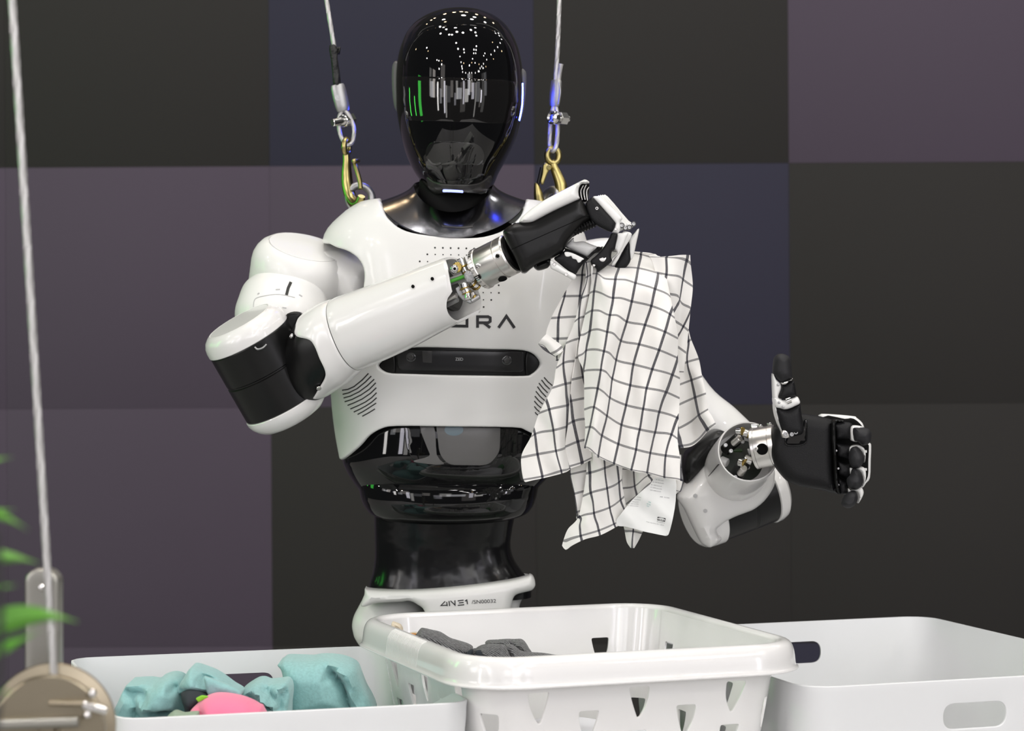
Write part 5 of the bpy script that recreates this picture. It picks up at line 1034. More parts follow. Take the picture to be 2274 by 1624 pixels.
# --- lower hanging layers
B1 = [(-1, c2, [(.9, (700, 600)), (3.3, (1035, 560))]), (0, c2, [(.85, (690, 820)), (.95, (715, 815)), (2, (868, 768)), (3, (985, 722)), (3.35, (1040, 700))]), (1, c2, [(.6, (660, 1035)), (1, (735, 1003)), (2, (890, 960)), (3, (1003, 903)), (3.2, (1030, 880))]),
 (2, c2, [(-.05, (612, 1240)), (0, (625, 1232)), (1, (765, 1195)), (2, (915, 1142)), (3, (1018, 1070)), (3.25, (1052, 1040))]), (2.6, c2, [(-.75, (520, 1345)), (-.5, (560, 1325)), (0, (630, 1320)), (1, (790, 1285)), (2, (935, 1225)), (3.2, (1075, 1150))]),
 (2.93, c2, [(-.9, (478, 1445)), (-.5, (552, 1420)), (0, (637, 1400)), (1, (808, 1350)), (2, (953, 1290)), (3.1, (1080, 1220))]), (3.3, c2, [(-.9, (462, 1505)), (-.75, (490, 1543)), (-.5, (545, 1510)), (0, (650, 1457)), (1, (822, 1407)), (2, (970, 1332)), (3, (1080, 1262))])]
sheet(B1, lambda s, v, u: YT+0.018-0.010*math.sin(min(s*3.4, 3.1)), 44, 60, ph=.4)
B0 = [(-1, c2, [(0, (530, 700)), (1, (705, 640))]), (0, c2, [(0, (535, 828)), (1, (703, 792))]), (1, c2, [(0, (577, 1013)), (.9, (680, 985))]), (1.9, c2, [(0, (600, 1170)), (.5, (660, 1150))]), (2.4, c2, [(-.1, (600, 1250)), (.3, (650, 1240))])]
sheet(B0, lambda s, v, u: YT+0.026, 24, ph=3)
B3 = [(-1, c2, [(0, (1015, 640)), (4, (1600, 640))]), (0, c2, [(0, (1022, 778)), (1, (1142, 765)), (2, (1262, 700)), (4, (1600, 760))]), (1, c2, [(0, (1030, 962)), (1, (1152, 940)), (2, (1285, 838)), (3, (1450, 820)), (4, (1615, 890))]), (2, c2, [(0, (1045, 1130)), (1, (1172, 1030)), (2, (1318, 905)), (3, (1450, 950)), (4, (1585, 995))]), (3, c2, [(0, (1040, 1330)), (1, (1200, 1250)), (2, (1320, 1150)), (4, (1545, 1000))])]
sheet(B3, lambda s, v, u: YT+0.032+0.006*math.sin(u*3), 34, ph=5)
B2 = [(2.5, c2, [(.2, (1035, 1300)), (1, (1130, 1280)), (1.8, (1240, 1320))]), (2.9, c2, [(.3, (1052, 1345)), (.8, (1115, 1350)), (1.8, (1228, 1372))]), (3.4, c2, [(.6, (1075, 1465)), (1.0, (1130, 1440)), (1.6, (1190, 1455))]), (3.7, c2, [(.9, (1110, 1525)), (1.0, (1128, 1530)), (1.1, (1148, 1528))])]
sheet(B2, lambda s, v, u: YT+0.028-0.006*math.sin(s*3.1), 16, 24, ph=6)
tw = TW.mk('kitchen_towel', MTOW, None, 60)
tag(tw, 'white towel with a thin black check, pinched in the raised black and white hand', 'towel')
# --- care label sewn to the hem
lps = None
lab_o = smooth([(1345, 862), (1440, 860), (1538, 866), (1545, 1000), (1532, 1150), (1502, 1300), (1478, 1385), (1465, 1406), (1440, 1412), (1330, 1390), (1225, 1368), (1120, 1338), (1050, 1322), (1000, 1320), (976, 1292), (984, 1250), (1020, 1205), (1062, 1150), (1120, 1080), (1182, 1018), (1250, 960), (1300, 920)], 2, True)
lab_px = np.array([c2(p) for p in lab_o])
def ly(px, py): return YT+0.008+0.003*math.sin((px-py)*0.07)+0.004*math.exp(-(((px-1428)/14)**2+((py-1112)/18)**2))*-1
lb = puff('care_label', lab_px, ly, 0.0010, 0.0002, MLAB, tw, step=0.0025)
def lf(u, v):
    u = np.asarray(u, float); v = np.asarray(v, float); y = np.array([ly(a, b)-0.0006+YO for a, b in zip(u.ravel(), v.ravel())]).reshape(u.shape); d = y-CAMY; return np.stack([(u-CX)*d/F, y, CAMZ-(v-HY)*d/F], -1)
lps = PS(lf, 1360, 1510, 1055, 1195); lps.sg = 1
if lps.N(np.array([[1450, 1150]]))[0, 1] > 0: lps.sg = -1
def lc(p): return (1360+p[0]/10.83, 1050+p[1]/10.83)
for (x, y, t, w_, h_, m_, rr) in [(1040, 175, 'UK 100% cotton', 195, 26, MPRG, 9), (965, 235, 'DE 100% Baumwolle', 270, 24, MPRG, 7), (925, 300, 'SE 100% bomull', 260, 24, MPRG, 9), (915, 365, 'FI 100% puuvilla', 275, 24, MPRG, 9), (905, 430, 'NO 100% bomull', 260, 24, MPRG, 9), (1135, 590, 'AR. %100', 235, 26, MPRG, 8), (590, 590, 'cotton', 100, 20, MPRG, 9), (530, 650, 'bavlna', 150, 20, MPRG, 5), (470, 712, '100% pamut', 160, 20, MPRG, 0), (390, 760, 'PL 100% bawelna', 240, 20, MPRG, 0), (365, 805, 'SI 100% bombaz', 260, 20, MPRG, 2), (1070, 1190, 'PI 21027S 3', 190, 24, MPRG, 10), (815, 1190, 'Inter Systems B.V. 2019', 430, 22, MPRG, 12), (862, 710, '100', 60, 26, MPRT2, 20), (825, 752, '60 95', 95, 26, MPRT2, 25), (822, 805, 'OC', 60, 26, MPRT2, 20)]:
    p = lc((x, y)); lps.text('label_print', t, p[0], p[1], h_/10.83, m_, lb, math.radians(rr), 0.0003, w=w_/10.83)
def lpl(name, pts, m, off): P = lps.P(np.array(pts)); N = lps.N(np.array(pts)); n = len(pts); return mk(name, np.concatenate([P+N*off, P-N*.0002]), [list(range(n))]+[[i, (i+1) % n, n+(i+1) % n, n+i] for i in range(n)], m, lb)
lpl('logo_plate', [lc(p) for p in [(1088, 1062), (1280, 1098), (1264, 1180), (1080, 1142)]], MPRT, .0003)
lpl('logo_oval', ell(*lc((1178, 1120)), 8.2, 3.0, math.radians(11), 28), MLAB, .0005)
p = lc((1105, 1134)); lps.text('logo_print', 'IKEA', p[0], p[1], 3.6, MPRT, lb, math.radians(11), 0.0007, w=13.6)
YO = 0.0
# ================================================================== SUSPENSION CABLES
def rope(name, pts, r, parent, m=None, n=8, dens=0.0032, pitch=0.030):
    P = smooth(pts, 10) if len(pts) > 2 else np.array(pts, float); d = np.concatenate([[0], np.cumsum(np.linalg.norm(np.diff(P, axis=0), axis=1))]); k = max(4, int(d[-1]/dens)); t = np.linspace(0, d[-1], k)
    Q = np.stack([np.interp(t, d, P[:, i]) for i in range(3)], 1); V, Fc = tubeg(Q, r, 18, pitch); return mk(name, V, Fc, m or MSTL, parent, 60)
def wx(px, py, y=0.0): return W(px, py, y)
YC = 0.0
sc = thing('suspension_cable', wx(742, 190, YC), 'steel cable with black sleeve and gold hook, left of the head', 'cable', 'cables holding up the robot')
rope('wire_rope', [wx(640, -560, .06), wx(700, -160, .02), wx(725, 0, YC), wx(743, 110, YC)], M(4.6), sc)
tube('black_sleeve', [wx(738, 100), wx(741, 112), wx(742, 130), wx(746, 160), wx(749, 192)], [M(7), M(10), M(7.5), M(8.5), M(9)], mat('heat_shrink', (0.006, 0.006, 0.006), 0.5, bump=('noise', 90, 1.0, 0.004)), sc, 16)
tube('torn_collar', [wx(733, 107), wx(744, 109), wx(754, 107), wx(752, 118), wx(742, 116), wx(735, 122)], M(4), MBS, sc, 8)
def ferrule(c, ax, L, ra, rb_, parent, squash, fwd):
    ax = unit(ax); s = unit(np.cross(ax, fwd)); f = np.cross(s, ax); V = []; n = 28; pr = [(0, .80), (.05, .9), (.2, .97), (.5, 1.0), (.8, .95), (.95, .85), (1, .75)]
    t = np.linspace(0, 2*math.pi, n, endpoint=False)
    for h, k in pr: V.append(np.asarray(c)+ax*h*L+k*(ra*np.cos(t)[:, None]*s+rb_*np.sin(t)[:, None]*f))
    Fc = [[j*n+i, j*n+(i+1) % n, (j+1)*n+(i+1) % n, (j+1)*n+i] for j in range(len(pr)-1) for i in range(n)]+[list(range(n))[::-1], [(len(pr)-1)*n+i for i in range(n)]]
    return mk('ferrule', np.concatenate(V), Fc, MALU, parent, 40)
fe_ = ferrule(wx(749, 188), wx(763, 247)-wx(749, 188), np.linalg.norm(wx(763, 247)-wx(749, 188)), M(17), M(10), sc, 1, (0.2, -1, 0))
lathe('stamp', wx(750, 217, -M(10.5)), (0.15, -1, 0), [(-.001, M(6.5)), (0.0004, M(6.5)), (.0004, M(5)), (0, M(5)), (0, M(2.2)), (.0004, M(2)), (.0004, 1e-5)], MALU, fe_, 20)
rope('wire_loop', [wx(760, 245), wx(753, 262), wx(753, 285), wx(758, 305), wx(769, 322, -.004), wx(781, 318), wx(786, 300), wx(785, 280), wx(776, 258), wx(766, 245)], M(4.3), sc, pitch=.02)
bl = cyl('shackle_bolt', wx(738, 273, -.012), wx(764, 268, 0), M(8.5), MCHR, sc, 24)
A = Acc(); A.add(*cylg(wx(762, 268.5, -.002), wx(782, 265, .012), M(15), 6, .1)); A.add(*cylg(wx(760, 269, -.004), wx(763, 268.5, -.001), M(14), 24)); A.mk('shackle_nut', MCHR, bl)
def hook(name, path, radii, parent, flat=0.75):
    P = smooth(path, 6); R = np.interp(np.linspace(0, 1, len(P)), np.linspace(0, 1, len(radii)), radii); V, Fc = tubeg(P, R, 18); return V, Fc
hk = Acc()
t = np.linspace(0, 2*math.pi, 28); c = wx(770, 326); hk.add(*tubeg([c+np.array([M(9)*math.sin(a)*.55, M(14)*math.cos(a)*0.0+M(12)*math.sin(a), M(16)*math.cos(a)]) for a in t], M(6.5), 12, cap=False))
hk.add(*hook('h', [wx(769, 340), wx(770, 358), wx(770, 385, .002), wx(772, 412, .002), wx(779, 438, -.004), wx(790, 453, -.016), wx(799, 450, -.028), wx(803, 436, -.034)], [M(8), M(9), M(12), M(13.5), M(13.5), M(13), M(11), M(8)], sc))
ho = hk.mk('hook', MGLD, sc, 60)
lt = Acc(); lt.add(*tubeg(smooth([wx(787, 362, -.018), wx(793, 380, -.024), wx(799, 402, -.03), wx(801, 420, -.034)], 5), [M(4)]*2+[M(5)]*14, 10)); lt.add(*cylg(wx(785, 358, -.026), wx(796, 357, -.012), M(5), 14)); lt.mk('latch', MGLD, ho, 50)
# right-hand cable
sc2 = thing('suspension_cable', wx(1236, 190, YC), 'steel cable lit blue with a gold hook, right of the head', 'cable', 'cables holding up the robot')
rope('wire_rope', [wx(1256, -560, .06), wx(1247, -160, .02), wx(1242, 0), wx(1239, 90), wx(1234, 180)], M(4.8), sc2)
rope('wire_tail', [wx(1240, 182), wx(1241.5, 165), wx(1245, 148, -.003), wx(1246, 142, -.003)], M(5), sc2, pitch=.02)
fe2 = ferrule(wx(1236, 178), wx(1231, 236)-wx(1236, 178), np.linalg.norm(wx(1236, 178)-wx(1231, 236)), M(14), M(10), sc2, 1, (-0.6, -1, 0))
tube('ferrule_seam', smooth([wx(1241, 182, -M(8)), wx(1244, 205, -M(11)), wx(1240, 232, -M(8))], 5), M(2.5), MALU, fe2, 8)
rope('wire_loop', [wx(1230, 234), wx(1224, 262), wx(1221, 295), wx(1221, 325), wx(1227, 336, -.012), wx(1235, 325, -.012), wx(1238, 295), wx(1238, 262), wx(1234, 234)], M(4.6), sc2, pitch=.02)
b2 = lathe('shackle_bolt', wx(1225, 261, -.020), unit(wx(1272, 265, .01)-wx(1225, 261, -.020)), [(-.001, 1e-5), (-.001, M(5)), (0.0005, M(6)), (-.0015, M(11)), (0, M(15)), (.004, M(16)), (.008, M(14)), (.009, M(8)), (.032, M(8)), (.033, M(7))], MCHR, sc2, 32)
A = Acc(); A.add(*cylg(wx(1240, 262.5, -.010), wx(1255, 264, .0), M(15), 6, .1)); A.mk('shackle_nut', MCHR, b2)
hk = Acc(); c = wx(1228, 346, -.004); hk.add(*tubeg([c+np.array([M(13)*math.sin(a), 0.002*math.sin(a), M(16)*math.cos(a)]) for a in t], M(7), 14, cap=False))
hk.add(*hook('h', [wx(1228, 364, -.004), wx(1232, 376, -.004), wx(1240, 395, -.004), wx(1246, 415, -.004), wx(1246, 436, -.004), wx(1234, 456, -.004), wx(1214, 462, -.006), wx(1200, 450, -.008), wx(1195, 430, -.010), wx(1191, 406, -.012)], [M(9), M(10), M(12), M(14), M(14), M(13), M(13), M(12), M(10), M(4)], sc2))
h2_ = hk.mk('hook', MGLD, sc2, 60)
lt = Acc(); V, Fc = puffg(smooth([(1206, 366), (1214, 362), (1222, 372), (1216, 385), (1206, 410), (1200, 404), (1204, 385)], 3, True), -.012, .010, .002); lt.add(V, Fc); lt.add(*cylg(wx(1219, 372, -.022), wx(1221, 372, 0), M(5.5), 16)); lt.mk('latch', MGLD, h2_, 40)
tube('latch_spring', [wx(1203, 372, -.014), wx(1198, 395, -.014), wx(1195, 408, -.014)], M(4), MBS, h2_, 10)

# ================================================================== FOREGROUND PULLEY, POST AND CABLE
YP = -1.25
pp = thing('cable_pulley', (W(110, 1600, YP)[0], YP, 0), 'blurred nickel cable pulley on a steel post in the lower left corner', 'pulley')
q = M(1, YP); pc_ = W(113, 1618, YP)
pw = lathe('pulley_wheel', pc_, (0.10, -1, 0.02), [(-.016, 30*q), (-.016, 136*q), (-.013, 141*q), (-.010, 139*q), (-.008, 108*q), (.002, 106*q), (.005, 118*q), (.009, 123*q), (.0125, 121*q), (.0135, 117*q), (.0138, 24*q), (.0100, 20*q), (.0100, 1e-5)], MPUL, pp, 72, 28)
puff('post', rounded([(60, 1280), (76, 1262), (118, 1262), (136, 1282), (136, 1560), (60, 1560)], [14, 16, 16, 10, 2, 2]), YP+.06, .022, .003, MPST, pp)
pt = puff('post_foot', rounded([(60, 1550), (136, 1550), (136, 4200), (60, 4200)], 2), YP+.06, .022, .003, MPST, pp, step=.1)
V, Fc = boxg((W(98, 0, YP+.06)[0], YP+.06, .006), (.16, .16, .012), .003); mk('base_plate', V, Fc, MPST, pp)
lathe('rivet', W(93, 1305, YP+.048), (0, -1, 0), [(-.002, M(9, YP)), (.0015, M(8, YP)), (.003, M(5, YP)), (.0034, 1e-5)], MCHR, pp, 20)
cyl('axle', pc_+np.array([0, .06, 0]), pc_+np.array([0, -.018, 0]), 18*q, MPUL, pp)
for x, y, r_ in ((205, 1540, 10), (194, 1588, 9)):
    A = Acc(); A.add(*sphg(W(x, y, YP-.022), M(r_, YP))); A.add(*cylg(W(x-8, y+4, YP-.012), W(x, y, YP-.02), M(r_*.7, YP), 16)); A.mk('bolt', MCHR, pp, 60)
cyl('clamp_pin', W(110, 1562, YP-.016), W(186, 1564, YP-.020), M(6, YP), MPUL, pp); cyl('clamp_pin', W(184, 1566, YP-.020), W(236, 1580, YP-.020), M(10, YP), MCHR, pp)
cyl('cross_bar', W(-160, 1616, YP-.03), W(175, 1604, YP-.022), M(12, YP), MPST, pp)
fcb = thing('wire_cable', W(62, 700, YP), 'thin steel cable running down the left edge into the pulley', 'cable')
rope('wire_rope', [W(8, -300, YP+.0), W(27, 0, YP), W(58, 500, YP), W(92, 1050, YP), W(112, 1380, YP), W(121, 1520, YP)], M(8.2, YP), fcb, dens=.004, pitch=.045)

# ================================================================== PLANT AT THE LEFT EDGE
YL = -1.8
pl = thing('potted_palm', (W(-150, 0, YL)[0], YL, 0), 'blurred green palm leaves reaching in from the left edge', 'plant')
V, Fc = latheg((W(-170, 0, YL)[0], YL, 0), (0, 0, 1), [(0, .09), (.01, .10), (.24, .13), (.25, .13), (.25, .12), (.22, .118), (.22, 1e-5)], 40); mk('pot', V, Fc, MPOT, pl)
tube('stem', smooth([(W(-170, 0, YL)[0], YL, .2), (W(-150, 0, YL)[0], YL, .7), W(-110, 1500, YL), W(-140, 1000, YL)], 5), .007, mat('palm_stem', (0.03, 0.06, 0.015), 0.6), pl)
def leaf(a, b, bend, wd, tip=0.25, yb=0.0):
    n = 14; A_ = np.array(a, float); B_ = np.array(b, float); V = []; 
    for i in range(n+1):
        t_ = i/n; c = A_+(B_-A_)*t_; c = np.array([c[0], c[1]+bend*4*t_*(1-t_)]); w_ = wd*max(0.03, math.sin(math.pi*min(1, t_*.8+.2))**.7*(1-t_**4)); y = YL+yb*t_
        V += [W(c[0], c[1]-w_*.5, y), W(c[0], c[1]+w_*.12, y-.004), W(c[0], c[1]+w_*.5, y)]
    V = np.array(V); m = len(V); V = np.concatenate([V, V+[0, .0008, 0]]); Fc = []
    for i in range(n):
        for k in (0, 1): Fc += [[3*i+k, 3*i+k+1, 3*i+k+4, 3*i+k+3], [m+3*i+k, m+3*i+k+3, m+3*i+k+4, m+3*i+k+1]]
        Fc += [[3*i, 3*i+3, m+3*i+3, m+3*i], [3*i+2, m+3*i+2, m+3*i+5, 3*i+5]]
    mk('leaf', V, Fc, MLEAF, pl, 50)
leaf((-130, 1100), (28, 1016), -18, 26); leaf((-130, 1150), (62, 1178), -28, 32, yb=-.1); leaf((-130, 1260), (88, 1252), -20, 42); leaf((-120, 1300), (38, 1300), 6, 26, yb=-.12); leaf((-120, 1450), (172, 1382), -42, 62, yb=-.03); leaf((-140, 1480), (90, 1398), 14, 44, yb=-.1); leaf((-120, 1560), (30, 1540), -10, 26, yb=-.05); leaf((-120, 1180), (34, 1132), -12, 22, yb=.05)
tube('stem', smooth([W(-20, 1700, YL-.2), W(0, 1500, YL-.2), W(-1, 1300, YL-.2), W(-8, 1180, YL-.2)], 4), .0018, MPOT, pl)

# ================================================================== CLOTHES IN THE LEFT BIN
def cc(p): return (240+p[0]/3.668, 1420+p[1]/3.668)
def creases(lines):
    L = [(np.array([cc(p) for p in pts], float), amp, sig) for pts, amp, sig in lines]
    def f(px, py, d):
        b = 0.0
        for P, amp, sig in L:
            a = P[:-1]; e = P[1:]-P[:-1]; t_ = np.clip((((px, py)-a)*e).sum(1)/((e**2).sum(1)+1e-9), 0, 1); dd = np.sqrt((((px, py)-(a+e*t_[:, None]))**2).sum(1)).min(); b += amp*math.exp(-(dd/sig)**2)
        return b*min(1, d/0.006)+0.0012*math.sin(px*.11+py*.07)*math.sin(py*.13-px*.05)
    return f
def heap(name, px, y, T, r, m, parent, cr=(), step=0.0035): return puff(name, smooth([cc(p) for p in px], 3, True), y, T, r, m, parent, step=step, bump=creases(cr), ang=70)
class Tri:
    """piecewise linear height between control points (picture pixels), a little smoothed"""
    def __init__(s, pts, vals):
        s.p = np.asarray(pts, float); s.v = np.asarray(vals, float)
        r = geometry.delaunay_2d_cdt([Vector(q) for q in s.p], [], [], 0, 1e-6); s.q = np.array([tuple(v) for v in r[0]]); s.o = np.array([(a[0] if len(a) else 0) for a in r[3]]); s.t = np.array([f for f in r[2]])
    def one(s, x, y):
        a, b, c = s.q[s.t[:, 0]], s.q[s.t[:, 1]], s.q[s.t[:, 2]]; p = np.array([x, y]); v0, v1, v2 = b-a, c-a, p-a
        d = v0[:, 0]*v1[:, 1]-v1[:, 0]*v0[:, 1]; d = np.where(abs(d) < 1e-9, 1e-9, d); l1 = (v2[:, 0]*v1[:, 1]-v1[:, 0]*v2[:, 1])/d; l2 = (v0[:, 0]*v2[:, 1]-v2[:, 0]*v0[:, 1])/d; l0 = 1-l1-l2
        k = np.argmax(np.minimum(np.minimum(l0, l1), l2)); w = np.clip([l0[k], l1[k], l2[k]], 0, 1); w /= w.sum(); return float((w*s.v[s.o[s.t[k]]]).sum())
    def __call__(s, x, y): return sum(w*s.one(x+a*h, y+b*h) for h, w in ((0, .16), (2.2, .12), (4.4, .09)) for a, b in ((1, 0), (-1, 0), (0, 1), (0, -1)))
def drape(name, px, y, T, r, m, parent, ctrl, step=0.0026, cv=None, k=0.62):
    """cloth lump: outline plus ridge / valley heights towards the camera (mm)"""
    cv = cv or cc; o = np.array([cv(p) for p in px]); lo, hi = o.min(0)-20, o.max(0)+20
    P = [cv((a, b)) for a, b, h in ctrl]+[(lo[0], lo[1]), (hi[0], lo[1]), (hi[0], hi[1]), (lo[0], hi[1])]; H = [h*0.001*k for a, b, h in ctrl]+[0, 0, 0, 0]; tr = Tri(P, H)
    return puff(name, smooth(o, 3, True), y, T, r, m, parent, step=step, ang=70, bump=lambda a, b, d: tr(a, b)*min(1, d/0.005))
gt = thing('teal_garment', W(430, 1560, -.5), 'crumpled teal cotton shirt, left part of the heap in the left bin', 'clothing')
drape('cloth_fold', [(20, 760), (50, 620), (110, 490), (175, 355), (215, 338), (330, 332), (400, 340), (440, 312), (500, 290), (560, 292), (612, 325), (640, 420), (660, 520), (640, 640), (600, 760)], -.535, .10, .022, MTEAL, gt,
 [(180, 350, 6), (120, 500, 14), (60, 640, 12), (200, 470, 16), (185, 375, -14), (235, 460, -16), (260, 560, -16), (270, 640, -14), (160, 620, 18), (215, 345, 4), (260, 400, -22), (330, 345, 2), (330, 420, -18), (270, 470, -8), (300, 455, 8), (400, 375, 14), (440, 320, 10), (500, 300, 12), (560, 300, 2), (600, 330, -10), (590, 350, -16), (520, 320, 20), (450, 400, 22), (540, 400, 22), (600, 420, 14), (410, 450, 22), (350, 520, 16), (290, 610, 14), (330, 600, -4), (380, 500, 20), (460, 510, 22), (540, 500, 20), (610, 500, 14), (420, 555, -16), (480, 545, -22), (560, 540, -16), (630, 590, -14), (400, 590, 2), (460, 600, 16), (560, 600, 20), (620, 640, 14), (340, 640, 10)])
drape('cloth_fold', [(595, 420), (602, 350), (640, 290), (680, 225), (715, 212), (790, 235), (860, 262), (910, 290), (960, 325), (1020, 370), (1075, 402), (1095, 425), (1075, 470), (1000, 520), (900, 500), (830, 460), (790, 450), (700, 430), (640, 410)], -.555, .08, .020, MTEAL, gt,
 [(700, 220, 8), (680, 290, 18), (640, 340, 14), (610, 380, -14), (640, 385, -12), (700, 390, -8), (760, 430, -16), (740, 300, 22), (720, 360, 20), (790, 400, 6), (770, 250, 12), (800, 265, -12), (850, 290, -18), (900, 305, -14), (830, 300, -14), (790, 320, 16), (860, 340, 12), (940, 340, 14), (1000, 380, 12), (900, 400, 16), (1050, 420, 8), (1000, 450, 8), (830, 440, -8), (660, 410, -12)])
drape('pocket_flap', [(782, 305), (820, 310), (900, 340), (980, 370), (1060, 410), (1085, 435), (1070, 465), (980, 455), (900, 440), (830, 450), (812, 440), (795, 380)], -.606, .010, .003, MTEAL, gt, [(870, 340, 2), (876, 420, 1), (820, 370, 4), (960, 400, 5), (1040, 440, 0)])
drape('cloth_fold', [(1075, 450), (1100, 405), (1160, 360), (1220, 328), (1270, 325), (1320, 342), (1400, 335), (1470, 332), (1500, 400), (1490, 520), (1470, 640), (1300, 660), (1180, 600), (1100, 500)], -.505, .09, .022, MTEA2, gt,
 [(1090, 440, 4), (1160, 380, 14), (1240, 335, 10), (1120, 470, 12), (1180, 430, -10), (1220, 470, -14), (1260, 390, 18), (1290, 350, -8), (1340, 390, -12), (1330, 350, 8), (1420, 350, 10), (1400, 400, 6), (1320, 440, 16), (1380, 450, -12), (1440, 420, -16), (1450, 370, -4), (1270, 510, -18), (1340, 525, -22), (1440, 520, -18), (1380, 490, 14), (1300, 470, 18), (1200, 520, 14), (1220, 560, 12), (1300, 560, 14), (1400, 570, 12), (1460, 560, 6)])
gt2 = thing('teal_trousers', W(725, 1530, -.45), 'folded teal twill garment standing up at the right end of the left bin', 'clothing')
drape('cloth_fold', [(1398, 188), (1425, 165), (1460, 145), (1560, 146), (1660, 150), (1720, 140), (1800, 138), (1900, 150), (1980, 178), (2030, 215), (2060, 290), (2100, 390), (2150, 480), (2180, 600), (2100, 760), (1800, 800), (1500, 780), (1470, 560), (1455, 400), (1440, 280), (1425, 225)], -.425, .09, .020, MTEA2, gt2,
 [(1410, 190, -6), (1440, 230, 2), (1450, 160, 6), (1480, 300, 12), (1490, 500, 14), (1560, 160, 10), (1600, 300, 18), (1620, 500, 20), (1700, 160, 10), (1720, 200, 14), (1760, 300, 20), (1800, 450, 22), (1800, 190, 6), (1850, 230, -16), (1900, 290, -20), (1945, 360, -20), (1965, 440, -16), (1985, 510, -14), (1820, 165, 14), (1880, 180, 22), (1940, 230, 24), (1985, 300, 22), (2000, 400, 16), (2020, 500, 10), (1970, 190, 14), (2030, 260, 12), (2060, 350, 10), (2080, 430, 4), (2130, 500, 6), (1900, 400, 10), (1920, 500, 12), (1860, 320, 8)])
gd = heap('charcoal_garment', [(598, 440), (620, 425), (680, 405), (740, 420), (800, 450), (820, 480), (740, 560), (690, 620), (640, 620), (620, 540), (605, 490)], -.605, .05, .02, MNVY, None, [([(620, 500), (700, 520)], .004, 8)])
tag(gd, 'dark charcoal garment with a lime tag peeking out between teal folds', 'clothing')
heap('lime_tag', [(717, 482), (740, 468), (765, 458), (800, 462), (815, 470), (780, 490), (740, 512), (728, 500)], -.640, .004, .001, MLIM, gd)
gp_ = heap('pink_garment', [(640, 760), (670, 610), (690, 560), (750, 510), (800, 470), (860, 448), (920, 443), (1000, 450), (1090, 470), (1170, 500), (1230, 535), (1265, 560), (1290, 700), (1000, 800)], -.630, .11, .045, MPNK, None, [([(740, 530), (790, 580)], -.010, 8), ([(880, 470), (1000, 490), (1150, 540)], .004, 14)])
tag(gp_, 'bright pink rounded garment at the front of the left bin', 'clothing')
gs = heap('sage_garment', [(490, 640), (520, 595), (560, 580), (620, 600), (700, 590), (740, 600), (720, 680), (600, 720)], -.665, .04, .015, mat('sage_cotton', (0.28, 0.36, 0.27), 0.9), None); tag(gs, 'sliver of sage green cloth at the front rim under the pink garment', 'clothing')
# stuff the bins so that the clothes rest on something
def lump(name, c, s, m, seed=1, parent=None):
    V, Fc = sphg((0, 0, 0), 1.0, 36); rr = np.random.RandomState(seed); ph_ = rr.rand(6)*6
    k = 1+.06*np.sin(5*V[:, 0]+ph_[0])*np.sin(4*V[:, 1]+ph_[1])+.05*np.sin(7*V[:, 2]+3*V[:, 0]+ph_[2]); V = np.sign(V)*np.abs(V)**.75*k[:, None]*np.array(s)
    ca, sa = math.cos(.35), math.sin(.35); V = np.stack([V[:, 0]*ca-V[:, 1]*sa, V[:, 0]*sa+V[:, 1]*ca, V[:, 2]], 1); return mk(name, V+np.asarray(c), Fc, m, parent, 80)
lump('cloth_bundle', (-.298, -.478, .793), (.122, .150, .082), MTEAL, 3, gt)

# ================================================================== CLOTHES IN THE BASKET
def kc(p): return (800+p[0]/4.373, 1330+p[1]/4.373)
def kheap(name, px, y, T, r, m, parent=None, cr=(), step=0.003):
    L = [([kc(p) for p in pts], a, s_) for pts, a, s_ in cr]
    def f(qx, qy, d):
        b = 0
        for P, a, s_ in L:
            P = np.array(P); e = P[1:]-P[:-1]; t_ = np.clip((((qx, qy)-P[:-1])*e).sum(1)/((e**2).sum(1)+1e-9), 0, 1); dd = np.sqrt((((qx, qy)-(P[:-1]+e*t_[:, None]))**2).sum(1)).min(); b += a*math.exp(-(dd/s_)**2)
        return b*min(1, d/.005)
    return puff(name, smooth([kc(p) for p in px], 3, True), y, T, r, m, parent, step=step, bump=f, ang=70)
gk = thing('grey_knit_trousers', W(1030, 1460, -.45), 'grey melange knit garment rolled up in the white basket', 'clothing')
kheap('rolled_leg', [(530, 400), (545, 350), (580, 300), (610, 290), (700, 310), (780, 330), (870, 385), (950, 410), (1030, 435), (1080, 460), (1095, 490), (1060, 560), (1000, 600), (960, 660), (800, 640), (640, 520)], -.420, .07, .028, MGKN, gk, [([(560, 330), (700, 350), (900, 440), (1060, 480)], .006, 12), ([(1075, 480), (1020, 560)], -.006, 6)])
kheap('roll_opening', [(1085, 490), (1098, 510), (1080, 570), (1040, 610), (990, 605), (1020, 550), (1050, 510)], -.455, .01, .003, MNVY, gk)
kheap('rolled_leg', [(1115, 520), (1125, 485), (1180, 455), (1250, 445), (1330, 445), (1400, 455), (1430, 500), (1460, 560), (1480, 640), (1400, 720), (1200, 720), (1190, 640), (1180, 590), (1150, 560)], -.440, .06, .024, MGKN, gk, [([(1180, 480), (1230, 560), (1250, 640)], .004, 9), ([(1400, 460), (1440, 560)], -.008, 7)])
kheap('roll_opening', [(1118, 525), (1130, 505), (1165, 500), (1185, 530), (1192, 590), (1180, 600), (1150, 575), (1128, 550)], -.4715, .006, .002, MNVY, gk)
kheap('rolled_leg', [(1215, 440), (1240, 410), (1330, 405), (1420, 398), (1500, 400), (1560, 398), (1600, 425), (1640, 490), (1665, 540), (1600, 620), (1450, 560), (1400, 470), (1300, 450)], -.395, .06, .022, MGKN, gk, [([(1460, 420), (1500, 470), (1560, 520)], -.012, 8), ([(1520, 410), (1600, 480)], .006, 9)])
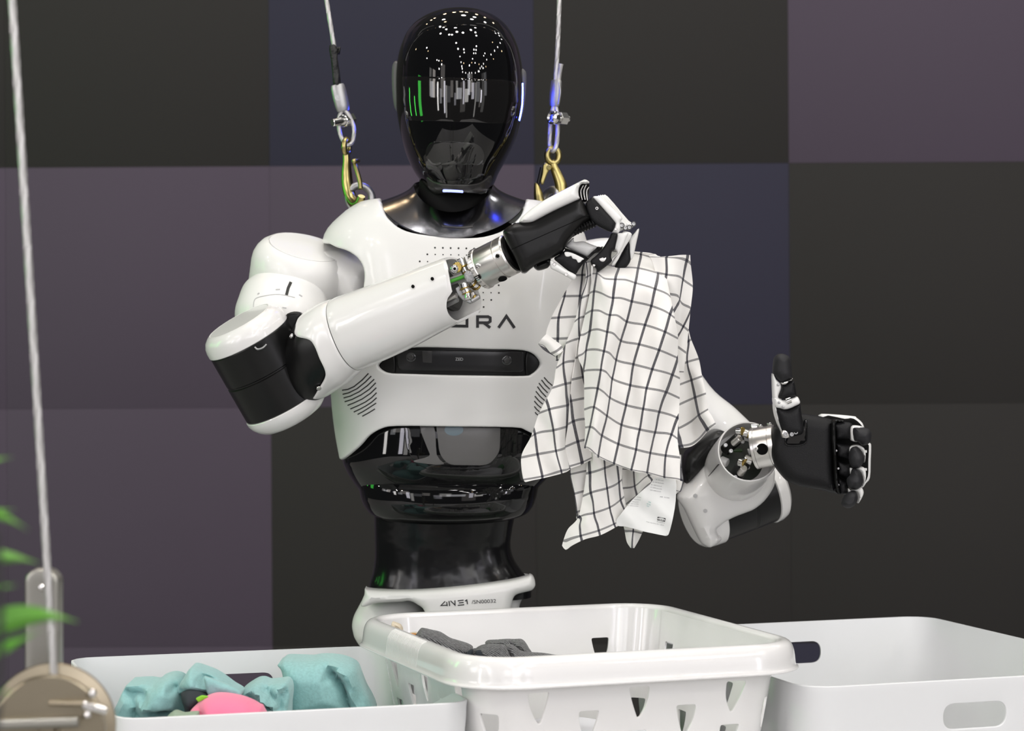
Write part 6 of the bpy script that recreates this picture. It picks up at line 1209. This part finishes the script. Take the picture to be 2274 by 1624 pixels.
kheap('crumpled_seat', [(1405, 455), (1470, 450), (1520, 480), (1560, 508), (1640, 525), (1760, 532), (1900, 552), (2050, 566), (2160, 590), (2120, 700), (1700, 740), (1470, 720), (1450, 600), (1420, 510)], -.425, .07, .028, MGKN, gk, [([(1430, 470), (1480, 560), (1500, 640)], -.008, 8), ([(1520, 500), (1700, 560)], .005, 12), ([(1600, 620), (1800, 610)], -.004, 10)])
kheap('crumpled_seat', [(1040, 520), (1090, 490), (1150, 485), (1220, 500), (1230, 600), (1200, 700), (1000, 700), (1010, 580)], -.405, .04, .016, MGKN, gk)
wc = kheap('cream_cloth', [(304, 246), (318, 222), (350, 232), (392, 250), (412, 282), (418, 316), (440, 338), (500, 330), (548, 326), (556, 355), (530, 420), (430, 380), (350, 330), (312, 300)], -.375, .03, .012, MCRM, None, [([(320, 240), (350, 290), (380, 330)], -.008, 5)])
tag(wc, 'cream cloth with orange print tucked in the back left corner of the basket', 'clothing')
kheap('orange_print', [(425, 348), (470, 338), (520, 336), (548, 342), (545, 390), (525, 412), (470, 380)], -.396, .006, .002, MORG, wc)
sh_ = lump('white_bedding', (0.074, -.418, .800), (.134, .145, .086), MSHT, 5); tag(sh_, 'white cloth lying in the basket, seen through its holes', 'clothing')
sg_ = lump('green_cloth', (0.215, -.475, .835), (.035, .03, .045), MGCL, 8); tag(sg_, 'green cloth seen through a lower hole at the right of the basket', 'clothing')
# ================================================================== GREEN SIGN (off to the left; mirrored in the visor)
def mirror_pt(px, py, xpl):
    uv = head.inv([(px, py)]); p = head.P(uv)[0]; n = head.N(uv)[0]; i = unit(p-np.array([0, CAMY, CAMZ])); r = i-2*np.dot(i, n)*n; t_ = (xpl-p[0])/r[0]; return p+r*t_
for (a, b, w_, pw_) in (((938, 176), (936, 266), .30, 4.5), ((912, 195), (918, 262), .05, 1.2), ((903, 200), (908, 262), .05, 1.2), ((924, 215), (928, 264), .06, 1.2)):
    A_, B_ = mirror_pt(*a, -2.6), mirror_pt(*b, -2.6); c = (A_+B_)/2
    area('green_sign_light', c, (0, -.05, 1.5), w_, float(np.linalg.norm(A_-B_)), pw_, (0.10, 1.0, 0.12))
# ================================================================== HALL LAMPS (their mirror images dot the head), THEN ADDED FILL LAMPS
def lamp(loc, w, rad, col):
    l = bpy.data.lights.new('hall_and_fill_lamp', 'POINT'); l.energy = w; l.shadow_soft_size = rad; l.color = col
    o = bpy.data.objects.new('hall_and_fill_lamp', l); COL.objects.link(o); o.location = loc
white = [(985,200),(1125,220),(1090,247),(1260,287),(725,250),(680,338),(762,383),(832,462),(895,437),(885,555),(915,640),(987,655),(992,687),(940,730),(953,800),(963,850),(968,900),(973,935),(1010,945),(1055,945),(1085,945),(1130,945),(1167,927),(1190,883),(1210,853),(1232,820),(1273,770),(1235,722),(1250,697),(1327,710),(1372,658),(1410,607),(1443,557),(1462,505),(1433,430),(1385,408),(1133,442),(1113,655),(1140,665),(1110,695),(1135,695)]
warm = [(745,287),(742,178),(863,153),(957,147),(1020,152),(1147,178),(1258,225),(1365,292),(1437,365),(610,233),(567,257),(507,314),(293,538),(303,637),(257,668),(382,634),(533,678),(706,782),(987,812),(1085,806),(1176,826),(1262,855),(1357,762),(1462,660),(1515,568),(1345,548)]
for lst, wt, col in ((white, LAMP_W, (1.0, 0.98, 0.95)), (warm, WARM_W, (1.0, 0.72, 0.42))):
    q = head.inv(hc(lst)); P = head.P(q); N = head.N(q); cp = np.array([0, CAMY, CAMZ])
    for p, n in zip(P, N):
        i = unit(p-cp); r = i-2*np.dot(i, n)*n
        if r[2] < 0.03: continue
        t = (8.0-p[2])/r[2]; t = min(t, 26.0); L = p+r*t
        lamp(L, wt, 0.17 if wt == LAMP_W else 0.12, col)
for sgn in (-1, 1):  # added side fill, spreads the light and softens shade on the chest
    for k in range(6):
        lamp((sgn*_r.uniform(4.5, 12), _r.uniform(-11, -0.5), 7.5+_r.uniform(0, 1.5)), SIDE_W, 0.12, (1.0, 0.97, 0.93))
for x_, y_ in ((-2.6, -.9), (-1.3, -1.7), (-.4, -.4), (.5, -1.4), (1.5, -.6), (2.7, -1.2), (-1.8, .3), (1.9, .4)):  # added overhead fill, brightens the upward faces
    lamp((x_, y_, 7.2), OVER_W, 0.14, (1.0, 0.97, 0.93))
